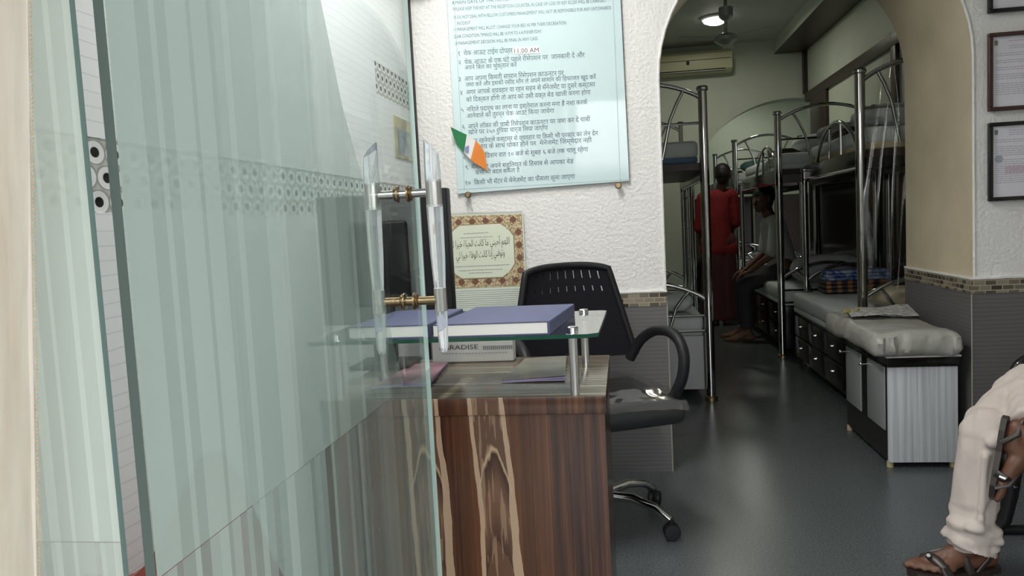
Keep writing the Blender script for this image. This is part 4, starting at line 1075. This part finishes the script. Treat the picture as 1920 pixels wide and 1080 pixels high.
# ================================================================== AC, FAN, LAMPS
t = thing('air_conditioner', 'cream split air conditioner high on the dormitory back wall', 'air conditioner', (0.80, 8.5, 2.62))
mb = MB(); mb.prism([(8.6, 2.635), (8.46, 2.63), (8.41, 2.66), (8.395, 2.72), (8.40, 2.82), (8.43, 2.85), (8.6, 2.85)], 'X', 0.36, 1.20)
mb.build('housing', M_AC, t)
MB().box(0.37, 1.19, 8.392, 8.402, 2.755, 2.761).build('seam', P('seam_brown', (0.10, 0.09, 0.05), 0.6), t)
MB().box(0.40, 1.13, 8.404, 8.43, 2.640, 2.662, 0.003).build('vent', M_BLACK, t)
MB().box(0.40, 1.13, 8.398, 8.406, 2.642, 2.648).build('louvre', P('louvre_grey', (0.55, 0.55, 0.48), 0.4), t)
MB().box(0.735, 0.765, 8.388, 8.397, 2.715, 2.752, 0.003).build('badge', M_BLACK, t)

t = thing('ceiling_fan', 'small grey ceiling fan on a short rod in the dormitory', 'fan', (0.87, 6.4, 2.94))
M_FAN = P('grey_enamel', (0.36, 0.38, 0.35), 0.3, 0.3)
MB().tube([(0.875, 6.4, 2.94), (0.87, 6.4, 2.56)], 0.013, 14).build('rod', M_FAN, t)
MB().lathe([(0.03, 2.94), (0.055, 2.91), (0.05, 2.88), (0.02, 2.87)], (0.875, 6.4, 0)).lathe([(0.02, 2.77), (0.055, 2.76), (0.055, 2.69), (0.035, 2.67), (0.02, 2.66)], (0.875, 6.4, 0)).build('canopy', M_FAN, t)
MB().lathe([(0.03, 2.565), (0.075, 2.55), (0.095, 2.53), (0.09, 2.505), (0.05, 2.48), (0.02, 2.472)], (0.87, 6.4, 0)).build('motor', M_FAN, t)
for k in range(3):
    a_ = math.radians(80 + 120 * k); dx, dy = math.cos(a_), math.sin(a_)
    mb = MB(); mb.box(0.07, 0.40, -0.045, 0.045, -0.002, 0.002, 0.0015)
    mb.xf(Matrix.Translation((0.87, 6.4, 2.525)) @ Matrix.Rotation(a_, 4, 'Z') @ Matrix.Rotation(0.10, 4, 'X')).build('blade', M_DCEIL, t)

t = thing('ceiling_lamp', 'lit round ceiling lamp beside the fan', 'lamp', (0.92, 7.41, 2.94))
MB().lathe([(0.13, 2.94), (0.135, 2.925), (0.12, 2.915)], (0.92, 7.41, 0)).build('rim', P('white_enamel', (0.8, 0.8, 0.8), 0.4), t)
MB().lathe([(0.118, 2.918), (0.105, 2.895), (0.06, 2.875), (0.01, 2.87)], (0.92, 7.41, 0)).build('diffuser', P('lit_diffuser', (1, 1, 1), 0.4, emit=(1.0, 0.98, 0.88), es=5.0), t)
t = thing('smoke_detector', 'dark round fixture on the dormitory ceiling at the top of the arch', 'ceiling fixture', (0.98, 5.75, 2.94))
MB().lathe([(0.075, 2.94), (0.075, 2.915), (0.06, 2.90), (0.03, 2.893)], (0.98, 5.75, 0)).build('housing', M_BLACK, t)

# ================================================================== PEOPLE
def hand_caps(w, fwd, upv, side, s=1.0):
    """palm and five curled fingers; w wrist, fwd finger direction, upv back of the hand, side towards the thumb"""
    w, f, u, d = Vector(w), Vector(fwd).normalized(), Vector(upv).normalized(), Vector(side).normalized()
    caps = []
    for k in range(4):
        o_ = (0.027 - 0.018 * k) * s
        caps.append((w + d * o_ * 0.6, w + f * 0.085 * s + d * o_, 0.014 * s, 0.011 * s))
        ln = (0.070, 0.078, 0.072, 0.056)[k] * s
        b0 = w + f * 0.085 * s + d * o_
        b1 = b0 + (f * 0.9 - u * 0.35) * ln * 0.5; b2 = b1 + (f * 0.55 - u * 0.75) * ln * 0.32; b3 = b2 + (f * 0.2 - u * 0.95) * ln * 0.25
        caps += [(b0, b1, 0.0095 * s, 0.0088 * s), (b1, b2, 0.0088 * s, 0.008 * s), (b2, b3, 0.008 * s, 0.007 * s)]
    t0 = w + f * 0.03 * s + d * 0.022 * s; t1 = t0 + (d * 0.75 + f * 0.6 - u * 0.2) * 0.042 * s; t2 = t1 + (f * 0.9 + d * 0.2 - u * 0.3) * 0.032 * s
    caps += [(w, t0, 0.014 * s, 0.013 * s), (t0, t1, 0.012 * s, 0.010 * s), (t1, t2, 0.010 * s, 0.008 * s)]
    return caps
def foot_caps(ankle, fwd, upv, s=1.0):
    """ankle joint, toe direction, up out of the instep"""
    a = Vector(ankle); f = Vector(fwd).normalized(); u = Vector(upv).normalized(); r = f.cross(u).normalized()
    caps = [(a, a - u * 0.045 * s - f * 0.035 * s, 0.036 * s, 0.032 * s), (a - u * 0.045 * s - f * 0.035 * s, a - u * 0.052 * s + f * 0.03 * s, 0.032 * s, 0.030 * s), (a, a - u * 0.035 * s + f * 0.08 * s, 0.036 * s, 0.030 * s),
            (a - u * 0.035 * s + f * 0.08 * s + r * 0.01 * s, a - u * 0.058 * s + f * 0.145 * s + r * 0.022 * s, 0.030 * s, 0.022 * s), (a - u * 0.04 * s + f * 0.07 * s - r * 0.01 * s, a - u * 0.060 * s + f * 0.13 * s - r * 0.024 * s, 0.027 * s, 0.019 * s)]
    for k, (off, ln, rr) in enumerate(((0.033, 0.058, 0.0135), (0.012, 0.056, 0.0105), (-0.006, 0.050, 0.010), (-0.022, 0.042, 0.0095), (-0.036, 0.032, 0.009))):
        b0 = a - u * 0.062 * s + f * (0.150 - 0.012 * k) * s + r * off * s
        b1 = b0 + f * ln * 0.55 * s + u * 0.004 * s; b2 = b0 + f * ln * s - u * 0.004 * s
        caps += [(b0, b1, rr * 1.05 * s, rr * s), (b1, b2, rr * s, rr * 0.9 * s)]
    return caps
def sandal(ankle, fwd, upv, parent, s=1.0):
    a = Vector(ankle); f = Vector(fwd).normalized(); u = Vector(upv).normalized(); r = f.cross(u).normalized()
    base = a - u * 0.080 * s
    M_ = Matrix(((f.x, r.x, u.x, base.x), (f.y, r.y, u.y, base.y), (f.z, r.z, u.z, base.z), (0, 0, 0, 1)))
    ol = [(-0.070, 0.0), (-0.062, 0.026), (-0.02, 0.036), (0.05, 0.036), (0.11, 0.046), (0.165, 0.050), (0.205, 0.040), (0.218, 0.018), (0.205, -0.015), (0.165, -0.044), (0.11, -0.046), (0.05, -0.034), (-0.02, -0.034), (-0.062, -0.024)]
    root = bpy.data.objects.new('sandal', None); COL.objects.link(root); root.parent = parent; root.location = base - abs_loc(parent)
    root['label'] = 'dark brown leather sandal'
    mb = MB(); mb.prism([(x * s, y * s) for x, y in ol], 'Z', -0.012 * s, 0.006 * s)
    mb.xf(M_).build('sole', M_LEATHER, root, smooth=False)
    def strap(pts, w_):
        mb = MB(); pp = [Vector(p) * s for p in pts]
        for i in range(len(pp) - 1): pass
        mb.tube(pp, w_ * s, 10, True, 0.4); return mb
    mb = MB()
    mb.tube([Vector(p) * s for p in ((0.120, 0.048, 0.0), (0.135, 0.045, 0.028), (0.145, 0.02, 0.044), (0.140, -0.01, 0.042), (0.130, -0.038, 0.028), (0.120, -0.046, 0.0))], 0.015 * s, 10, True, 0.35)
    mb.tube([Vector(p) * s for p in ((0.165, 0.046, 0.0), (0.150, 0.034, 0.034), (0.095, 0.005, 0.058), (0.060, -0.030, 0.045), (0.045, -0.036, 0.0))], 0.014 * s, 10, True, 0.35)
    mb.tube([Vector(p) * s for p in ((0.02, 0.036, 0.0), (-0.02, 0.038, 0.045), (-0.062, 0.012, 0.052), (-0.062, -0.012, 0.052), (-0.02, -0.036, 0.045), (0.02, -0.034, 0.0))], 0.008 * s, 10, True, 0.4)
    mb.xf(M_).build('strap', M_LEATHER, root)
    mb = MB(); mb.tube([Vector(p) * s for p in ((0.128, 0.052, 0.012), (0.132, 0.050, 0.030))], 0.006 * s, 8).xf(M_).build('buckle', M_CHROME, root)
    mb = MB(); mb.tube([Vector(p) * s for p in ((0.150, 0.012, 0.054), (0.158, 0.000, 0.054))], 0.006 * s, 8)
    mb.xf(M_).build('buckle', M_CHROME, root)
    return root
def head_caps(c, f, s=1.0):
    """skull, face, nose, ears; c centre of the head, f facing"""
    c = Vector(c); f = Vector(f).normalized(); u = Vector((0, 0, 1)); r = f.cross(u).normalized()
    caps = [(c + u * 0.03 * s - f * 0.02 * s, c + u * 0.025 * s + f * 0.02 * s, 0.080 * s, 0.075 * s), (c + f * 0.03 * s, c - u * 0.075 * s + f * 0.055 * s, 0.068 * s, 0.038 * s), (c - u * 0.02 * s, c - u * 0.06 * s + f * 0.02 * s, 0.068 * s, 0.055 * s),
            (c + f * 0.095 * s + u * 0.005 * s, c + f * 0.112 * s - u * 0.030 * s, 0.010 * s, 0.014 * s), (c + f * 0.085 * s - u * 0.058 * s - r * 0.02 * s, c + f * 0.085 * s - u * 0.058 * s + r * 0.02 * s, 0.010 * s, 0.010 * s)]
    for q in (-1, 1): caps += [(c + r * q * 0.076 * s + u * 0.012 * s, c + r * q * 0.078 * s - u * 0.020 * s, 0.012 * s, 0.010 * s), (c + r * q * 0.018 * s + f * 0.086 * s + u * 0.022 * s, c + r * q * 0.045 * s + f * 0.074 * s + u * 0.022 * s, 0.012 * s, 0.010 * s)]
    return caps
def face_parts(c, f, parent, s=1.0):
    c = Vector(c); f = Vector(f).normalized(); u = Vector((0, 0, 1)); r = f.cross(u).normalized()
    for q in (-1, 1):
        MB().sphere(c + r * q * 0.031 * s + f * 0.082 * s + u * 0.004 * s, 0.0125 * s, u=12, v=8).build('eye', P('eye_white', (0.35, 0.33, 0.30), 0.5), parent)
    MB().tube([c + f * 0.096 * s - u * 0.060 * s - r * 0.022 * s, c + f * 0.099 * s - u * 0.058 * s, c + f * 0.096 * s - u * 0.060 * s + r * 0.022 * s], 0.0045 * s, 8).build('mouth', P('lip', (0.16, 0.06, 0.045), 0.5), parent)
def hair_part(c, f, parent, s=1.0):
    c = Vector(c); f = Vector(f).normalized(); u = Vector((0, 0, 1))
    return remesh_caps([(c + u * 0.045 * s - f * 0.022 * s, c + u * 0.04 * s + f * 0.022 * s, 0.084 * s, 0.076 * s), (c + u * 0.02 * s - f * 0.035 * s, c - u * 0.035 * s - f * 0.035 * s, 0.078 * s, 0.060 * s)], 0.008, 'hair', M_HAIR, parent, 2)

# -- seated person on the right
PN = thing('person', 'seated person in cream trousers and brown sandals, legs crossed, cut off by the right edge', 'person', (1.5, 2.55, 0))
anL = Vector((1.055, 2.505, 0.092)); fL = Vector((-0.97, -0.22, 0.0))
anR = Vector((1.128, 2.330, 0.462)); fR = Vector((-0.16, -0.05, -0.98)); uR = Vector((0.80, -0.58, -0.15)); uR = (uR - fR.normalized() * uR.dot(fR.normalized())).normalized()
knL = Vector((1.060, 2.500, 0.440)); hipL = Vector((1.52, 2.46, 0.50))
knR = Vector((1.245, 2.600, 0.562)); hipR = Vector((1.54, 2.66, 0.53))
hd = Vector((1.47, 2.56, 1.24)); ff = Vector((-1, -0.1, 0))
caps = [(hipL, knL, 0.066, 0.044), (knL, anL, 0.042, 0.034), (hipR, knR, 0.070, 0.050), (knR, anR + Vector((0.02, 0.05, 0.03)), 0.048, 0.036), (anR + Vector((0.02, 0.05, 0.03)), anR, 0.036, 0.036),
        (hipL, hipR, 0.095, 0.095), ((1.53, 2.56, 0.55), (1.53, 2.56, 0.78), 0.12, 0.11), ((1.53, 2.56, 0.78), (1.51, 2.56, 0.98), 0.12, 0.10), ((1.51, 2.40, 1.00), (1.51, 2.72, 1.00), 0.055, 0.055), ((1.51, 2.56, 1.0), (1.48, 2.56, 1.14), 0.058, 0.052),
        ((1.51, 2.37, 0.99), (1.50, 2.33, 0.72), 0.046, 0.038), ((1.50, 2.33, 0.74), (1.47, 2.40, 0.69), 0.036, 0.026), ((1.51, 2.75, 0.99), (1.50, 2.80, 0.72), 0.046, 0.038), ((1.50, 2.80, 0.74), (1.47, 2.74, 0.70), 0.036, 0.026)]
caps += hand_caps((1.47, 2.40, 0.69), (-0.7, 0.7, -0.1), (0, 0, 1), (0.7, 0.7, 0)) + hand_caps((1.47, 2.74, 0.70), (-0.7, -0.7, -0.1), (0, 0, 1), (0.7, -0.7, 0))
caps += foot_caps(anL, fL, (0, 0, 1)) + foot_caps(anR, fR, uR, 0.86) + head_caps(hd, ff)
remesh_caps(caps, 0.0055, 'body', M_SKIN, PN, 3)
def folds(p):
    return 0.010 * noise.noise((p.x * 16, p.y * 16, p.z * 8)) + 0.014 * max(0, 1 - abs(p.z - 0.16) / 0.09) * noise.noise((p.x * 10, p.y * 10, p.z * 45)) + 0.006 * noise.noise((p.x * 34, p.y * 34, p.z * 9))
hemL = Vector((1.066, 2.505, 0.085))
tcaps = [(knL + Vector((0.03, 0.03, 0.02)), knR, 0.062, 0.068), (hipL, knL + Vector((0.02, 0, 0.005)), 0.105, 0.072), (knL + Vector((0.02, 0, 0.005)), (1.052, 2.5, 0.30), 0.068, 0.066), ((1.052, 2.5, 0.30), (1.045, 2.503, 0.16), 0.066, 0.064), ((1.045, 2.503, 0.17), hemL + Vector((-0.02, 0, 0)), 0.064, 0.076, False), ((1.005, 2.49, 0.145), (1.060, 2.48, 0.130), 0.044, 0.052), ((1.045, 2.503, 0.12), (1.030, 2.503, 0.082), 0.070, 0.084, False),
         (knL + Vector((-0.012, -0.072, -0.05)), (1.030, 2.428, 0.17), 0.011, 0.010), ((1.09, 2.43, 0.36), (1.035, 2.432, 0.22), 0.012, 0.008), ((1.16, 2.40, 0.475), (1.06, 2.425, 0.435), 0.030, 0.018), ((1.02, 2.44, 0.17), (1.09, 2.44, 0.125), 0.020, 0.012),
         (hipR, knR, 0.105, 0.074), (knR, anR + Vector((0.050, 0.11, 0.040)), 0.072, 0.062), (anR + Vector((0.050, 0.11, 0.040)), anR + Vector((0.026, 0.055, 0.022)), 0.062, 0.066, False), (hipL, hipR, 0.125, 0.125), ((1.53, 2.56, 0.52), (1.53, 2.56, 0.66), 0.135, 0.125)]
remesh_caps(tcaps, 0.006, 'trousers', M_TROUSER, PN, 3, folds)
scaps = [((1.53, 2.56, 0.62), (1.53, 2.56, 0.80), 0.140, 0.132), ((1.53, 2.56, 0.80), (1.51, 2.56, 0.98), 0.135, 0.112), ((1.51, 2.40, 1.00), (1.51, 2.72, 1.00), 0.066, 0.066), ((1.51, 2.37, 0.99), (1.50, 2.33, 0.74), 0.060, 0.056), ((1.51, 2.75, 0.99), (1.50, 2.80, 0.74), 0.060, 0.056)]
remesh_caps(scaps, 0.009, 'shirt', P('white_cotton', (0.68, 0.67, 0.64), 0.85), PN, 4)
hair_part(hd, ff, PN); face_parts(hd, ff, PN)
sandal(anL, fL, (0, 0, 1), PN); sandal(anR, fR, uR, PN, 0.86)

# chair under the seated person
t = thing('waiting_chair', 'black steel waiting chair under the seated person at the right edge', 'chair', (1.52, 2.56, 0))
MB().box(1.30, 1.76, 2.27, 2.85, 0.375, 0.395, 0.008).build('seat', M_BLACKGLOSS, t)
mb = MB(); mb.grid(lambda u, v: (1.74 + 0.10 * v, 2.27 + 0.58 * u, 0.42 + 0.50 * v), 12, 12); mb.build('backrest', M_BLACKGLOSS, t, solid=0.02)
for y_ in (2.25, 2.80):
    mb = MB(); mb.tube([(1.40, y_, 0.39), (1.33, y_, 0.33), (1.300, y_, 0.24), (1.285, y_, 0.14), (1.268, y_, 0.05), (1.24, y_, 0.014)], [0.020, 0.024, 0.026, 0.026, 0.022, 0.018], 12)
    mb.tube([(1.22, y_, 0.016), (1.36, y_, 0.016)], 0.016, 10)
    mb.build('leg', M_BLACK, t)
    MB().tube([(1.70, y_, 0.38), (1.74, y_, 0.2), (1.76, y_, 0.01)], 0.022, 10).build('leg', M_BLACK, t)
    ap_ = [Vector((1.36, y_ + 0.03, 0.395)), Vector((1.315, y_ + 0.03, 0.48)), Vector((1.308, y_ + 0.03, 0.56)), Vector((1.345, y_ + 0.03, 0.605)), Vector((1.42, y_ + 0.03, 0.622)), Vector((1.60, y_ + 0.03, 0.63)), Vector((1.76, y_ + 0.03, 0.62))]
    for _ in range(3): ap_ = [ap_[0]] + [q_ for i_ in range(len(ap_) - 1) for q_ in (ap_[i_].lerp(ap_[i_ + 1], 0.25), ap_[i_].lerp(ap_[i_ + 1], 0.75))] + [ap_[-1]]
    MB().tube(ap_, 0.018, 12).build('armrest', M_BLACKGLOSS, t)

# -- standing person in red in the aisle, seen from behind
PR = thing('person', 'standing person in a red top and long maroon skirt, back turned in the dormitory aisle', 'person', (0.99, 8.25, 0))
hd = Vector((1.05, 8.22, 1.545)); ff = Vector((0.35, 0.93, 0))
caps = [((0.92, 8.25, 0.85), (0.92, 8.25, 0.08), 0.075, 0.04), ((1.05, 8.25, 0.85), (1.05, 8.25, 0.08), 0.075, 0.04), ((0.93, 8.25, 0.88), (1.04, 8.25, 0.88), 0.10, 0.10), ((0.985, 8.25, 0.88), (0.99, 8.25, 1.12), 0.115, 0.11), ((0.99, 8.25, 1.12), (1.0, 8.25, 1.30), 0.115, 0.10), ((0.86, 8.25, 1.33), (1.12, 8.25, 1.34), 0.055, 0.055), ((1.01, 8.25, 1.33), (1.04, 8.23, 1.47), 0.055, 0.050),
        ((0.845, 8.25, 1.33), (0.80, 8.27, 1.06), 0.046, 0.038), ((0.80, 8.27, 1.06), (0.815, 8.36, 0.84), 0.036, 0.025), ((1.14, 8.25, 1.34), (1.165, 8.28, 1.07), 0.046, 0.038), ((1.165, 8.28, 1.07), (1.12, 8.40, 0.90), 0.036, 0.025)]
caps += hand_caps((0.815, 8.36, 0.84), (0, 0.3, -1), (-1, 0, 0), (0, 1, 0)) + hand_caps((1.12, 8.40, 0.90), (-0.2, 0.5, -0.9), (1, 0, 0), (0, 1, 0))
for x_ in (0.93, 1.05): caps += foot_caps((x_, 8.25, 0.082), (0.1, 1, 0), (0, 0, 1))
caps += head_caps(hd, ff)
remesh_caps(caps, 0.008, 'body', M_SKIN, PR, 3)
remesh_caps([((0.985, 8.25, 0.80), (0.99, 8.25, 1.12), 0.135, 0.128), ((0.99, 8.25, 1.12), (1.0, 8.25, 1.30), 0.13, 0.112), ((0.86, 8.25, 1.335), (1.12, 8.25, 1.345), 0.066, 0.066), ((0.845, 8.25, 1.33), (0.80, 8.27, 1.02), 0.062, 0.056), ((1.14, 8.25, 1.34), (1.165, 8.28, 1.05), 0.062, 0.054), ((0.91, 8.25, 0.80), (1.07, 8.25, 0.80), 0.12, 0.12)], 0.011, 'red_top', M_RED, PR, 4, lambda p: 0.006 * noise.noise((p.x * 14, p.y * 14, p.z * 6)))
remesh_caps([((0.91, 8.25, 0.86), (1.06, 8.25, 0.86), 0.115, 0.115), ((0.93, 8.25, 0.86), (0.90, 8.25, 0.06), 0.11, 0.115, False), ((1.04, 8.25, 0.86), (1.07, 8.25, 0.06), 0.11, 0.115, False), ((0.985, 8.25, 0.86), (0.985, 8.25, 0.06), 0.115, 0.12, False)], 0.012, 'skirt', M_MAROON, PR, 4, lambda p: 0.010 * noise.noise((p.x * 22, p.y * 22, p.z * 2)))
hair_part(hd, ff, PR); face_parts(hd, ff, PR)

# -- seated person in white on the second lower berth
PW = thing('person', 'dim figure in a white shirt seated on a lower berth of the second right bunk', 'person', (1.36, 7.25, 0))
hd = Vector((1.27, 7.22, 1.27)); ff = Vector((-0.8, -0.5, -0.15))
kL = Vector((1.07, 7.12, 0.50)); kR = Vector((1.07, 7.36, 0.50))
caps = [((1.42, 7.15, 0.63), kL, 0.075, 0.05), (kL, (1.09, 7.12, 0.09), 0.048, 0.036), ((1.42, 7.33, 0.63), kR, 0.075, 0.05), (kR, (1.09, 7.36, 0.09), 0.048, 0.036), ((1.42, 7.15, 0.65), (1.42, 7.33, 0.65), 0.09, 0.09), ((1.42, 7.24, 0.66), (1.35, 7.24, 1.02), 0.115, 0.10), ((1.34, 7.09, 1.06), (1.34, 7.39, 1.06), 0.055, 0.055), ((1.34, 7.24, 1.06), (1.29, 7.23, 1.18), 0.055, 0.05),
        ((1.34, 7.06, 1.05), (1.30, 7.02, 0.78), 0.045, 0.037), ((1.30, 7.02, 0.78), (1.12, 7.08, 0.64), 0.036, 0.025), ((1.34, 7.42, 1.05), (1.30, 7.45, 0.78), 0.045, 0.037), ((1.30, 7.45, 0.78), (1.13, 7.38, 0.64), 0.036, 0.025)]
caps += hand_caps((1.12, 7.08, 0.64), (-1, 0.1, -0.4), (0, 0, 1), (0, 1, 0)) + hand_caps((1.13, 7.38, 0.64), (-1, -0.1, -0.4), (0, 0, 1), (0, -1, 0))
for y_ in (7.12, 7.36): caps += foot_caps((1.09, y_, 0.082), (-1, 0, 0), (0, 0, 1))
caps += head_caps(hd, ff)
remesh_caps(caps, 0.008, 'body', M_SKIN, PW, 3)
remesh_caps([((1.42, 7.24, 0.68), (1.35, 7.24, 1.02), 0.130, 0.114), ((1.34, 7.09, 1.06), (1.34, 7.39, 1.06), 0.066, 0.066), ((1.34, 7.06, 1.05), (1.30, 7.02, 0.80), 0.058, 0.054), ((1.34, 7.42, 1.05), (1.30, 7.45, 0.80), 0.058, 0.054)], 0.011, 'shirt', P('grey_white_cotton', (0.42, 0.43, 0.42), 0.85), PW, 4)
remesh_caps([((1.42, 7.15, 0.63), kL, 0.09, 0.064), (kL, (1.09, 7.12, 0.12), 0.062, 0.060, False), ((1.42, 7.33, 0.63), kR, 0.09, 0.064), (kR, (1.09, 7.36, 0.12), 0.062, 0.060, False), (kL, kL, 0.064, 0.064), (kR, kR, 0.064, 0.064)], 0.011, 'trousers', P('dark_trousers', (0.03, 0.028, 0.035), 0.85), PW, 4)
hair_part(hd, ff, PW); face_parts(hd, ff, PW)
